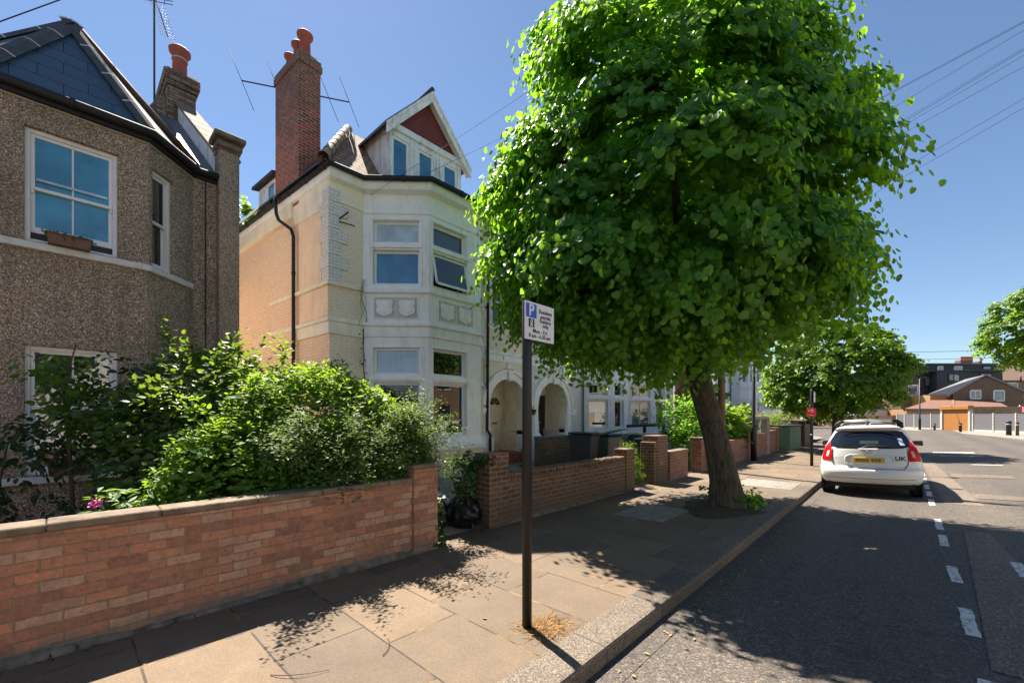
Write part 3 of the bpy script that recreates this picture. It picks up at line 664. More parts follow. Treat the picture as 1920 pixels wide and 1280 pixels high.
# ------------------------------------------------------------------ house of pebbledash at the left
def pebble_house():
    H = thing('pebbledash_house', 'brown pebbledash house with canted bay, blue slate gablet and white sash windows', 'house', (-9.5, 0, 0))
    H.location = (0, 0, 0)
    plan = [(-9.5,-5.5),(-9.5,-1.45),(-8.8,-.75),(-8.8,.92),(-9.5,1.62),(-9.5,1.97)]
    Fs = [Fr(plan[i], plan[i+1]) for i in range(5)]
    up = (.38,1.32,4.07,5.65); lo = (.38,1.32,.83,2.63)
    cu = (.085,.54,4.05,5.66); cl = (.085,.54,.83,2.63)
    mb = MB()
    for i, F in enumerate(Fs):
        ops = [] if i in (0, 4) else [up, lo] if i == 2 else [cu, cl] if i == 3 else [(.45,.9,4.05,5.66),(.45,.9,.83,2.63)]
        mb.face(F, -.1, 6.02, ops, .11)
    # rounded, rough heads over the openings
    mb.build('wall', 'pebbledash', H)
    MB().face(Fr((-9.63,2.295),(-18,2.295)), -.1, 6.2).build('flank_wall', 'render_cream', H)  # unseen flank, rendered pale to bounce light across the alley
    F = Fs[2]
    sash(H, F, *up, .07, 'glass_blue', 4.84, .845, .11)
    MB().fbox(F, .49, 1.21, -.1, -.0855, 4.95, 4.985).build('pane_reflection', 'glass_pale', H)  # pale strip painting a reflection across the upper sash; no rail hangs there
    sash(H, F, *lo, .07, 'glass_green', 1.76, .845)
    F = Fs[3]
    sash(H, F, *cu, .07, ('glass_dark','glass_dark'), 4.84, None); sash(H, F, *cl, .07, 'glass_dark', 1.76, None)
    F = Fs[1]
    sash(H, F, .45,.9,4.05,5.66, .07, 'glass_dark', 4.84, None); sash(H, F, .45,.9,.83,2.63, .07, 'glass_dark', 1.76, None)
    # continuous painted sills round the bay
    for z, ends in ((3.95, (.0, .93)), (.71, (.0, .18))):
        mb = MB()
        mb.fbox(Fs[1], .2, Fs[1].L+.02, -.05, .06, z, z+.10); mb.fbox(Fs[2], -.02, Fs[2].L+.025, -.05, .06, z, z+.10); mb.fbox(Fs[3], -.02, ends[1], -.05, .06, z, z+.10)
        mb.build('sill_band', 'sill_paint', H, .012)
    # fascia, soffit and gutter following the bay
    def off(o, z): 
        k = .414
        return [(-9.5+o,-5.5,z),(-9.5+o,-1.45-o*k,z),(-8.8+o,-.75-o*k,z),(-8.8+o,.92+o*k,z),(-9.5+o,1.62+o*k,z),(-9.5+o,1.99,z)]
    a, b, c, d = off(.005, 5.99), off(.09, 5.99), off(.09, 6.13), off(.005, 6.13)
    mb = MB(); mb.grid([a, b, c, d], False)
    mb.build('fascia', 'black_plastic', H)
    gutter(H, off(.15, 6.10), .062)
    mb = MB(); mb.grid([off(.003, 5.975), off(.03, 5.975), off(.03, 5.99)], False); mb.build('soffit_bead', 'mortar_pale', H)
    # half-pyramid roof over the bay
    A = Vector((-9.3,.085,7.67)); B = [Vector(p) for p in ((-9.62,-1.60,6.16),(-8.68,-.80,6.17),(-8.68,.97,6.17),(-9.62,1.76,6.16))]
    MB().quad(B[1], B[2], A).build('gablet', 'slate_blue', H)
    mb = MB(); mb.quad(B[0], B[1], A); mb.quad(B[2], B[3], A); mb.build('bay_roof', 'slate_roof', H)
    mb = MB(); mo = MB()
    def ridge(p, q, w=.135, seg=.42):
        p, q = Vector(p), Vector(q); L = (q-p).length; n = max(1, round(L/seg)); d = (q-p)/L
        x = d.cross(Vector((0,0,1))).normalized(); y = x.cross(d)
        for i in range(n):
            s, e = p+d*(L*i/n+.004), p+d*(L*(i+1)/n-.014)
            pr = [x*-w+y*-.085, x*-w*.55+y*.0, y*.035, x*w*.55+y*.0, x*w+y*-.085]
            mb.add([s+k for k in pr]+[e+k for k in pr], [(j,j+1,j+6,j+5) for j in range(4)]+[(0,1,2,3,4),(9,8,7,6,5)])
            f, g = e, p+d*(L*(i+1)/n+.006)
            pr = [k*1.03 for k in pr]; mo.add([f+k for k in pr]+[g+k for k in pr], [(j,j+1,j+6,j+5) for j in range(4)])
    ridge(B[1], A); ridge(B[2], A); ridge(B[0], A)
    r = mb.build('ridge_tile', 'ridge_slate', H); mo.build('mortar_joint', 'mortar_pale', r)
    mb = MB(); up1 = Vector((.02,.02,.05)); mb.tube([B[3]+up1, A+Vector((-.05,.05,.0))], .055, 6); mb.build('valley', 'timber_brown', H)
    # main slate slope, ridge and the party parapet with its coping
    k = .74; zr = lambda x: 6.12+k*(-9.42-x)
    mb = MB(); mb.quad((-9.35,-5.5,zr(-9.35)),(-9.35,1.99,zr(-9.35)),(-13.6,1.99,zr(-13.6)),(-13.6,-5.5,zr(-13.6)))
    mb.quad((-13.6,-5.5,zr(-13.6)),(-13.6,1.99,zr(-13.6)),(-17.9,1.99,6.1),(-17.9,-5.5,6.1)); mb.build('roof', 'slate_roof', H)
    mb = MB(); x1 = -13.5; h = .42
    prof = [(-9.44,0),(-9.44,zr(-9.44)+h),(x1,zr(x1)+h),(x1,0)]
    mb.prism([(x, 1.99, z) for x, z in prof], (0, .31, 0)); mb.build('parapet', 'render_stained', H)
    mb = MB(); p0, p1 = Vector((-9.40,2.145,zr(-9.40)+h+.03)), Vector((x1-.1,2.145,zr(x1-.1)+h+.03)); n = 7
    for i in range(n): mb.bar(p0.lerp(p1, i/n+.002), p0.lerp(p1, (i+1)/n-.002), .42, .065)
    mb.build('coping', 'stone_coping', H, .012)
    mb = MB(); mb.box(-9.62, -9.28, 1.97, 2.30, -.1, 6.62); mb.build('party_pier', 'pebbledash', H, .02)
    mb = MB(); mb.box(-9.64, -9.22, 1.93, 2.34, 6.66, 6.76); mb.box(-9.66, -9.14, 1.88, 2.38, 6.80, 6.90); mb.box(-9.64, -9.26, 1.95, 2.32, 6.60, 6.64); mb.box(-9.62,-9.27,1.96,2.31,6.64,6.81)
    mb.build('kneeler', 'stone_coping', H, .02)
    # lead flashing line by the parapet
    mb = MB(); mb.quad((-9.4,1.70,zr(-9.4)+.02),(-9.4,1.985,zr(-9.4)+.03),(-13.4,1.985,zr(-13.4)+.03),(-13.4,1.70,zr(-13.4)+.02)); mb.build('flashing', 'lead_grey', H)
    # chimney
    S = MB().box(-15.0,-13.5,1.78,2.36,8.4,10.0).box(-15.05,-13.45,1.74,2.40,10.0,10.1).box(-15.1,-13.40,1.70,2.44,10.1,10.34).box(-15.02,-13.48,1.76,2.38,10.34,10.42).hexa([(-15.4,1.2,8.8),(-13.5,1.2,8.8),(-13.5,1.79,8.8),(-15.4,1.79,8.8),(-14.9,1.72,9.9),(-13.8,1.72,9.9),(-13.8,1.79,9.9),(-14.9,1.79,9.9)]).build('chimney', 'brick_chimney_old', H, .015)
    chimney_pot(S, (-13.85,2.08,10.40), .82, .19); chimney_pot(S, (-14.55,2.08,10.40), .62, .16)
    MB().lathe([(.175,0),(.175,.03)], (-13.85,2.08,10.92), 16).build('pot_band', 'mortar_pale', S)
    # cable down the wall
    MB().tube([(-9.47,1.80,6.0),(-9.47,1.80,3.),(-9.47,1.82,.2)], .008, 5).build('cable', 'black_plastic', H)
    return H
pebble_house()
# rooftop aerial beside that chimney
def comb_aerial():
    t = thing('tv_aerial', 'thin black rooftop aerial with comb of rods on mast beside short red chimney pots', 'aerial', (-14.3, 1.62, 9.6))
    MB().tube([(0,0,0),(0,0,3.15)], .022, 8).build('mast', 'aerial_dark', t)
    mb = MB(); a, b = Vector((-.02,.03,2.95)), Vector((.10,.26,2.05)); mb.tube([a, b], .012, 6)
    for i in range(11):
        p = a.lerp(b, .15+.085*i); mb.tube([p+Vector((.10,.15,-.05)), p-Vector((.10,.15,-.05))], .005, 5)
    mb.build('boom', 'aerial_dark', t)
    mb = MB()
    for i in range(4):
        z = 2.92+i*.09; mb.tube([(-.30,-.34,z),(.16,.36,z)], .009, 5)
    mb.tube([(-.18,-.16,2.9),(-.18,-.16,3.2)], .008, 5); mb.tube([(.05,.2,2.9),(.05,.2,3.2)], .008, 5)
    mb.build('reflector', 'aerial_dark', t)
comb_aerial()

def planter(name, label, x, y, z, L, n, flower=None, leaf='leaf_ivy', w=.16, h=.14, mat='plant_box'):
    t = thing(name, label, 'planter', (x, y, z), 'window boxes')
    mb = MB(); mb.hexa([(-w*.4,-L*.47,0),(w*.4,-L*.47,0),(w*.4,L*.47,0),(-w*.4,L*.47,0),(-w/2,-L/2,h),(w/2,-L/2,h),(w/2,L/2,h),(-w/2,L/2,h)]); mb.box(-w*.54,w*.54,-L*.52,L*.52,h,h+.02)
    mb.build('trough', mat, t, .006)
    p = np.stack([rng.uniform(-w*.4, w*.4, n), rng.uniform(-L*.5, L*.5, n), np.full(n, h)+rng.uniform(0, .02, n)], 1)
    o = nrm(rdir(n)*.8+np.array([.2, 0, .7]))
    leaves('plant', *sprays(p, o, .10, .5, 4, .045), leaf, t, OVAL)
    if flower:
        p = np.stack([rng.uniform(-w*.4, w*.4, 26), rng.uniform(-L*.3, L*.45, 26), rng.uniform(h+.04, h+.14, 26)], 1)
        leaves('flower', p, rdir(26), rdir(26), np.full(26, .05), flower, t, OVAL)
    return t
planter('window_box', 'brown plastic window box of green plants on upper sill of pebbledash house', -8.70, .06, 4.05, .44, 46)
planter('window_box', 'dark window box with pale and purple flowers on ground floor sill behind young tree', -8.70, .08, .815, .46, 46, 'rose_petal', mat='timber_brown')
# ------------------------------------------------------------------ garden walls
def wall_with_top(name, label, p, q, h, th, mat, cop=None, pier=(), group=None, capw=.04, ch=.055, top_brick=None, fillet=0):
    """garden wall from p to q (its street face on the line), with coping and end piers as parts"""
    F = Fr(p, q); t = thing(name, label, 'wall', (p[0], p[1], 0), group); t.location = (0, 0, 0)
    n = max(2, int(F.L/.5)); rows = []
    MB().fbox(F, 0, F.L, -th, 0, -.1, h).build('brickwork', mat, t, .008)
    if fillet:    # lumpy cement run along the foot of the wall
        rows = []; m = int(F.L/.07)
        for i in range(m+1):
            u = F.L*i/m; hh = fillet*(.75+.45*math.sin(u*2.1)*math.sin(u*.83+1)+random.uniform(-.12,.12)); ww = .020+random.uniform(-.006,.008)
            rows.append([F.P(u, .03+random.uniform(0,.012), -.01), F.P(u, ww+.004, hh*.55), F.P(u, ww*.8, hh*.9), F.P(u, -.005, hh)])
        MB().grid(rows, True).build('cement_fillet', 'cement_fillet', t)
    if cop:
        mb = MB(); u = 0.
        while u < F.L-.01:
            e = min(F.L, u+random.uniform(.55, .95)); mb.fbox(F, u+.003, e-.003, -th-.02, .022, h, h+ch+random.uniform(-.004, .004)); u = e
        mb.build('coping', cop, t, .008)
    if top_brick:
        mb = MB(); u = 0.
        while u < F.L-.04:
            mb.fbox(F, u+.006, min(F.L, u+.072), -th+.004, .004+random.uniform(-.006,.006), h, h+.10+random.uniform(-.012,.006)); u += .078
        mb.build('capping', top_brick, t, .008)
    for (u0, u1, w0, w1, z, pm, capm) in pier:
        MB().fbox(F, u0, u1, w0, w1, -.1, z).build('pier', pm, t, .008)
        if capm: MB().fbox(F, u0-capw, u1+capw, w0-capw, w1+capw, z, z+.05).build('pier_cap', capm, t, .012)
    return t
wall_with_top('garden_wall', 'long orange brick garden wall with flat stone coping and one capped end pier', (-4.29,-7.5), (-4.29,2.85), .86, .215, 'brick_orange', 'stone_coping',
    pier=[(10.35, 10.70, -.28, .03, 1.02, 'brick_orange', 'stone_coping')], fillet=.085)
wall_with_top('garden_wall', 'low dark brown brick garden wall with bricks on edge along its top', (-4.45,4.66), (-4.45,8.75), .68, .215, 'brick_brown', top_brick='brick_brown', fillet=.05,
    pier=[(-.42, 0., -.30, .03, 1.10, 'brick_brown', None), (3.72, 4.12, -.28, .02, .93, 'brick_brown', None)])
wall_with_top('gate_pier', 'tall stepped brown brick pier beside gap full of bright weeds', (-4.42,9.75), (-4.42,10.5), 1.02, .36, 'brick_brown',
    pier=[(.16, .76, -.38, .015, 1.17, 'brick_brown', None)])
wall_with_top('garden_wall', 'short red brick wall with pale flat coping next to stepped brown pier', (-4.36,10.56), (-4.36,11.75), .70, .215, 'brick_rust', 'stone_coping')
wall_with_top('garden_wall', 'weathered red brick wall under leafy hedge beyond tree trunk', (-4.36,12.75), (-4.36,18.2), .82, .215, 'brick_rust', None,
    pier=[(-.02, .45, -.3, .02, .98, 'brick_rust', 'stone_coping'), (5.05, 5.47, -.3, .02, 1.0, 'brick_rust', 'stone_coping')])
wall_with_top('garden_wall', 'red brick wall topped by grey concrete lintel rail behind lamp post', (-4.36,18.3), (-4.36,21.2), .92, .215, 'brick_rust', None,
    pier=[(-.02, .35, -.3, .02, 1.1, 'brick_rust', None), (2.45, 2.88, -.32, .03, 1.62, 'concrete', None)])
t = thing('concrete_rail', 'grey concrete rail with bracket bridging two wall piers', 'rail', (-4.47,19.6,0)); t.location = (0,0,0)
MB().box(-4.62,-4.34,18.35,20.75,1.50,1.64).build('beam', 'concrete', t, .01); MB().bar((-4.4,19.5,.93),(-4.4,19.9,1.5),.06,.06).bar((-4.4,19.9,.93),(-4.4,19.6,1.3),.06,.06).build('bracket', 'stucco_white', t, .01)
wall_with_top('garden_wall', 'rough pale red brick wall in front of flower bed near green timber store', (-4.40,21.3), (-4.40,23.4), .95, .215, 'brick_rust', 'stone_coping',
    pier=[(1.45, 2.08, -.32, .03, 1.12, 'brick_rust', None)])
t = thing('timber_store', 'green timber boarded store with flat grey lid along the footway', 'store', (-4.2,25,0)); t.location = (0,0,0)
MB().box(-4.95,-4.02,23.7,26.7,-.05,1.14).build('body', 'store_boards', t, .01); MB().box(-5.0,-3.96,23.64,26.76,1.145,1.21).build('lid', 'felt_dark', t, .01)
MB().box(-4.97,-3.985,23.64,23.72,-.05,1.14).build('end_board', 'cabinet_green', t, .01)
t = thing('timber_gate', 'dark brown timber gate and posts beyond the green store', 'gate', (-4.2,28,0)); t.location = (0,0,0)
MB().box(-4.9,-3.95,27.2,29.4,-.05,1.22).build('board_panel', 'timber_brown', t, .01)
for y in (27.05, 29.4): MB().box(-4.2,-3.9,y,y+.2,-.05,1.4).build('post', 'timber_brown', t, .01)
MB().box(-4.95,-3.9,27.2,29.6,1.38,1.46).build('top_rail', 'concrete', t, .01)

# ------------------------------------------------------------------ the tall cream house
def bay_unit(H, x0, xf, y0, yf0, yf1, y1, zg, zt, wins, matb, proj_sides=True, panel=None, fr='upvc_white'):
    """canted bay: stucco skin with openings, mullion trim, string courses; wins = per storey (z0,z1,transom,(u fractions),glass...)"""
    F = [Fr((x0,y0),(xf,yf0)), Fr((xf,yf0),(xf,yf1)), Fr((xf,yf1),(x0,y1))]
    mb = MB()
    for k, f in enumerate(F):
        ops = []
        for st in wins:
            a, b = st['u'][k]; a *= f.L; b *= f.L
            z0, z1, tz = st['z0'], st['z1'], st['t']
            ops += [(a,b,z0,tz-.09),(a,b,tz+.09,z1)]
        mb.face(f, zg, zt, ops, .15)
        for st in wins:
            a, b = st['u'][k]; a *= f.L; b *= f.L; z0, z1, tz = st['z0'], st['z1'], st['t']
            gl, gu = st['g'][k]
            o1 = window(H, f, a, b, z0, tz-.09, .11, gl, fr, .055, bars=st.get('bars', {}).get(k, ()) and [a+(b-a)*q for q in st['bars'][k]], mat_sill='stucco_white', cill_out=-.03)
            o2 = window(H, f, a, b, tz+.09, z1, .11, gu, fr, .055, bars=st.get('bars', {}).get(k, ()) and [a+(b-a)*q for q in st['bars'][k]], sill=False)
            # moulded surround: transom nose, hood and jamb beads
            tr = MB(); tr.fbox(f, a-.05, b+.05, -.12, .055, tz-.05, tz+.03)
            tr.fbox(f, a-.07, b+.07, 0, .03, z1+.0, z1+.05); tr.fbox(f, a-.07, a-.0, 0, .018, z0-.02, z1); tr.fbox(f, b+.0, b+.07, 0, .018, z0-.02, z1)
            tr.build('surround', matb, o2, .008)
    w = mb.build('bay', matb, H)
    return F, w
def round_bay(F, z0, z1, out, ext=.0):
    mb = MB()
    for i, f in enumerate(F):
        k = out*.414
        q = [f.P(-k if i else -.0, out, z0), f.P(f.L+(k if i < len(F)-1 else 0), out, z0), f.P(f.L, -.03, z0), f.P(0, -.03, z0)]
        mb.hexa(q+[(p[0], p[1], z1) for p in q])
    return mb
def shield(mb, f, uc, zc, s):
    """raised escutcheon with a notched, curvy outline"""
    pts = [(-.46,.5),(-.2,.44),(0,.48),(.2,.44),(.46,.5),(.5,.28),(.42,.05),(.5,-.15),(.42,-.36),(.22,-.42),(.08,-.5),(-.08,-.5),(-.22,-.42),(-.42,-.36),(-.5,-.15),(-.42,.05),(-.5,.28)]
    mb.prism([f.P(uc+x*s, .0, zc+z*s) for x, z in pts], f.n*.055)
    mb.prism([f.P(uc+x*s*.72, .055, zc+z*s*.72) for x, z in pts], f.n*.012)
def cream_house():
    H = thing('victorian_house', 'tall cream and peach Victorian house with white bay, gabled dormer and tall brick chimney', 'house', (0,0,0))
    X0, Y0, YB0, YF0, YF1, YB1, YP = -9.5, 4.11, 4.92, 6.03, 7.72, 8.83, 11.12
    XF = -8.40; ZG, ZE = .05, 7.02
    ang = R(4.2); bx = -17.5; by = Y0-math.tan(ang)*(X0-bx)*-1*-1
    by = Y0-(X0-bx)*math.tan(ang)
    SIDE = Fr((bx, by), (X0, Y0))
    # peach flank, with a shallow projecting pier at the front end
    MB().face(SIDE, ZG, ZE, (), .1).build('side_wall', 'painted_brick_peach', H)['label'] = 'peach painted brick flank'
    L = SIDE.L
    mb = MB(); mb.fbox(SIDE, L-3.05, L-1.72, -.02, .05, ZG, 6.55); mb.build('side_pier', 'painted_brick_peach', H)
    mb = MB(); mb.fbox(SIDE, L-1.45, L-.32, -.02, .028, 4.72, 6.38); mb.fbox(SIDE, L-1.45, L-.02, -.02, .028, 3.92, 4.62); mb.build('render_panel', 'render_peach', H, .01)
    # white-painted rear edge of the flank next to the downpipe
    mb = MB(); mb.fbox(SIDE, L-3.1, L+.03, -.02, .085, 4.62, 4.71); mb.fbox(SIDE, L-3.1, L+.03, -.02, .07, 3.80, 3.90); mb.fbox(SIDE, L-3.1, L+.02, -.02, .045, 3.52, 3.80)
    FR0 = Fr((X0, Y0), (X0, YB0))
    mb.fbox(FR0, -.08, FR0.L, -.02, .085, 4.62, 4.71); mb.fbox(FR0, -.07, FR0.L, -.02, .07, 3.80, 3.90); mb.fbox(FR0, -.04, FR0.L, -.02, .045, 3.52, 3.80)
    mb.build('string_course', 'render_cream', H, .012)
    mb = MB(); mb.face(FR0, ZG, ZE); 
    mb.face(Fr((X0,YB0),(X0,YB0+.01)), ZG, ZE)
    mb.build('front_wall', 'painted_brick_cream', H)
    # quoin strip at the corner: long and short blocks
    mb = MB(); z = 4.72; i = 0
    while z < 6.52:
        h = .30; a = .42 if i % 2 else .24
        mb.fbox(FR0, -.045, a, -.02, .045, z+.004, z+h-.004); mb.fbox(SIDE, L-(.42 if i % 2 else .26), L-.0, -.02, .045, z+.004, z+h-.004); z += h; i += 1
    mb.build('quoin', 'painted_brick_white', H, .006)
    mb = MB(); mb.fbox(FR0, -.03, FR0.L, -.02, .03, 6.55, 7.0); mb.fbox(SIDE, L-1.75, L, -.02, .03, 6.42, 7.0); mb.fbox(SIDE, 0, L-1.75, -.02, .10, 6.62, 7.0); mb.build('frieze', 'render_cream', H, .01)
    mb = MB(); mb.fbox(SIDE, L-.62, L-.50, -.01, .05, 1.75, 2.55); mb.build('air_vent', 'felt_dark', H)
    # the bay
    wins = [dict(z0=1.17, z1=3.30, t=2.55, u=[(.15,.86),(.08,.71),(.2,.8)], g=[('glass_dark','glass_net'),('glass_dark','glass_dark'),('glass_dark','glass_dark')]),
            dict(z0=4.82, z1=6.36, t=5.74, u=[(.15,.86),(.08,.71),(.2,.8)], g=[('glass_deep_blue','glass_pale'),('glass_dark','glass_green'),('glass_dark','glass_dark')])]
    F, w = bay_unit(H, X0, XF, YB0, YF0, YF1, YB1, ZG, ZE, wins, 'stucco_white')
    round_bay(F, 4.60, 4.70, .09).build('string_course', 'stucco_white', H, .02)
    round_bay(F, 3.80, 3.89, .10).build('string_course', 'stucco_white', H, .02)
    round_bay(F, 3.55, 3.80, .045).build('string_course', 'stucco_white', H, .012)
    round_bay(F, 6.50, 6.56, .035).build('string_course', 'stucco_white', H, .012)
    round_bay(F, .80, .90, .12).build('bay_sill', 'stucco_white', H, .02)
    mb = round_bay(F, ZG, .80, .06); mb.build('plinth', 'painted_brick_cream', H)
    mb = MB()
    for i, f in enumerate(F):      # sloping apron under the lower lights
        k = .1*.414
        mb.quad(f.P(-k if i else 0, .11, .90), f.P(f.L+(k if i < 2 else 0), .11, .90), f.P(f.L, .005, 1.13), f.P(0, .005, 1.13))
    mb.build('sill_apron', 'stucco_white', H)
    # carved panels between the storeys
    for f in F:
        fr = MB()
        for u in (.33, .67):
            mb = MB(); shield(mb, f, f.L*u, 4.25, .40); mb.build('carved_shield', 'stucco_white', H, .008)
        for a, b, c, d in ((.15,.17,3.98,4.52),(.83,.85,3.98,4.52)): fr.fbox(f, f.L*a, f.L*b, 0, .025, c, d)
        fr.fbox(f, f.L*.15, f.L*.85, 0, .025, 4.50, 4.53); fr.fbox(f, f.L*.15, f.L*.85, 0, .025, 3.97, 4.0); fr.fbox(f, f.L*.495, f.L*.505, 0, .015, 4.0, 4.5)
        pf = fr.build('panel_frame', 'stucco_white', H, .006); MB().fbox(f, f.L*.165, f.L*.835, -.01, .006, 3.99, 4.51).build('panel_ground', 'stucco_grey', pf)
    # one light of the upper front pair hangs open
    f = F[1]; a, b = .08*f.L+.01, .71*f.L-.01; op = MB(); z0, z1 = 4.86, 5.62; 
    def op_pt(u, z, w): return f.P(u, -.07+.17*(1-(z-z0)/(z1-z0))+w, z)
    for (u0,u1,c,d) in ((a,a+.05,z0,z1),(b-.05,b,z0,z1),(a,b,z0,z0+.06),(a,b,z1-.05,z1)):
        q = [op_pt(u0,c,.03),op_pt(u1,c,.03),op_pt(u1,c,-.01),op_pt(u0,c,-.01),op_pt(u0,d,.03),op_pt(u1,d,.03),op_pt(u1,d,-.01),op_pt(u0,d,-.01)]; op.hexa(q)
    o = op.build('open_casement', 'upvc_white', H, .004)
    MB().quad(op_pt(a+.04,z0+.04,.012), op_pt(b-.04,z0+.04,.012), op_pt(b-.04,z1-.04,.012), op_pt(a+.04,z1-.04,.012)).build('pane', 'glass_green', o)
    # flower pot and hanging bits inside the ground floor window
    # eaves: soffit, fascia, gutter round corner and bay
    def ev(o, z): 
        k = .414; d = SIDE.t; n = SIDE.n
        c = (X0+o, Y0-o*.42)
        s = Vector((bx, by, 0))+n*o*.42
        return [(s.x, s.y, z), (c[0], c[1]-.0, z), (X0+o, YB0-o*k, z), (XF+o, YF0-o*k, z), (XF+o, YF1+o*k, z), (X0+o, YB1+o*k, z), (X0+o, YP, z)]
    MB().grid([ev(.0,6.98), ev(.20,7.00), ev(.24,7.06), ev(.26,7.20), ev(.0,7.24)], False).build('eaves_box', 'stucco_white', H)
    gutter(H, ev(.32, 7.20), .062)
    # downpipes
    s = SIDE; p = lambda u, w, z: s.P(L-u, w, z)
    downpipe(H, [p(2.15,.30,7.18), p(2.12,.28,6.75), p(2.08,.24,6.6), p(1.62,.14,6.28), p(1.58,.10,6.1), p(1.58,.10,.3)], .042, clips=[p(1.58,.10,z) for z in (5.2,3.4,1.8)])
    downpipe(H, [(X0+.30,9.25,7.12),(X0+.25,9.2,6.85),(X0+.16,8.95,6.55),(X0+.14,8.93,6.3),(X0+.10,8.93,1.22),(X0+.16,9.0,1.08),(X0+.16,9.0,.2)], .045, clips=[(X0+.10,8.93,z) for z in (5.0,3.2,2.1)])
    # front wall with the arched porch, party line beyond
    arch_front(H, X0, YB1, YP, 9.95, .86, 2.0, 'painted_brick_cream', ZG, ZE, 'cream_door', [( .42,.92,4.55,6.1)])
    # roof: steep tiled front with hips
    zt = 9.18; e = 7.22
    a, b, c, d = (X0+.28,Y0-.25,e), (X0+.28,10.9,e), (-10.75,8.2,zt), (-10.75,5.15,zt)
    sd = Vector((bx,by,0))+SIDE.n*.3
    mb = MB(); mb.quad(a, b, c, d); mb.build('roof', 'clay_tile', H)
    mb = MB(); mb.quad((sd.x,sd.y,e), a, d, (-17,4.9,zt)); mb.quad(d, c, (-17,8.2,zt), (-17,4.9,zt)); mb.quad(b, (-17,10.9,e), (-17,8.2,zt), c)
    mb.build('roof_slope', 'felt_dark', H)
    # flat lead roof over the bay head
    mb = MB(); mb.add([(X0-.2,YB0-.15,7.25),(XF+.27,YF0-.12,7.23),(XF+.27,YF1+.12,7.23),(X0-.2,YB1+.15,7.25)], [(0,1,2,3)]); mb.build('bay_roof', 'lead_grey', H)
    mb = MB(); q = Vector(a)+Vector((0,0,.06)); q1 = Vector(d)+Vector((0,0,.06)); n = 7
    for i in range(n): mb.tube([q.lerp(q1,i/n), q.lerp(q1,(i+1)/n-.006)], [.118,.108], 12, True, False)
    mb.build('hip_tile', 'clay_ridge', H)
    mb = MB(); mb.quad((-11.25,5.45,9.0),(-10.35,4.75,8.2),(-10.35,4.75,8.6),(-11.3,5.5,9.5)); mb.build('upstand', 'render_peach', H)
    dormer(H)
    side_dormer(H, SIDE)
    # the tall chimney on the flank
    S = MB(); F2 = SIDE; u0, u1 = L-2.80, L-1.44; wa, wb = -.52, .035
    S.fbox(F2, u0, u1, wa, wb, 6.9, 10.45); S.fbox(F2, u0-.035, u1+.035, wa-.035, wb+.035, 10.45, 10.62); S.fbox(F2, u0-.015, u1+.015, wa-.015, wb+.015, 10.62, 10.72); S.fbox(F2, u0+.06, u1-.06, wa+.06, wb-.06, 10.72, 10.82)
    st = S.build('chimney', 'brick_stack', H, .012)
    for u, h, r in ((u1-.26,.62,.155),(u0+.72,.58,.135),(u0+.28,.50,.13)):
        q = F2.P(u, -.24, 10.80); chimney_pot(st, q, h, r)
    mb = MB(); mb.fbox(F2, L-1.70, L-.35, -.4, .16, 7.24, 7.40); mb.build('roof_flashing', 'felt_dark', H, .04)
    # wall bracket where the cable lands
    mb = MB(); mb.tube([(X0+.05,4.32,6.17),(X0+.28,4.42,6.28)], .018, 5); mb.tube([(X0+.05,4.30,6.10),(X0+.22,4.6,6.04)], .014, 5); mb.build('cable_bracket', 'black_metal', H)
    mb = MB()
    pz = 3.6; q = [(X0+.06,YB0-.02,3.75)]
    while pz > .6: pz -= .18; q.append((X0+.06+random.uniform(-.01,.02), YB0-.03+random.uniform(-.03,.03), pz))
    mb.tube(q, .012, 5); mb.build('dead_creeper', 'timber_brown', H)
    n = 46; P = np.stack([np.full(n, X0+.09), YB0-.04+rng.normal(size=n)*.03, rng.uniform(.7, 3.7, n)], 1); leaves('dead_leaves', P, rdir(n), rdir(n), rng.uniform(.04,.09,n), 'timber_brown', H)
    mb = MB()
    for k in range(5):
        q = []; y = YB0-.1; z = 4.8
        a0 = random.uniform(0,6)
        for i in range(14): q.append((X0+.10, YB0-.05+.10*math.sin(a0+i*.5)*(.4+i*.05), 4.9-i*.085)); 
        mb.tube(q, .004, 4)
    mb.build('dry_vine', 'timber_brown', H)
    return H
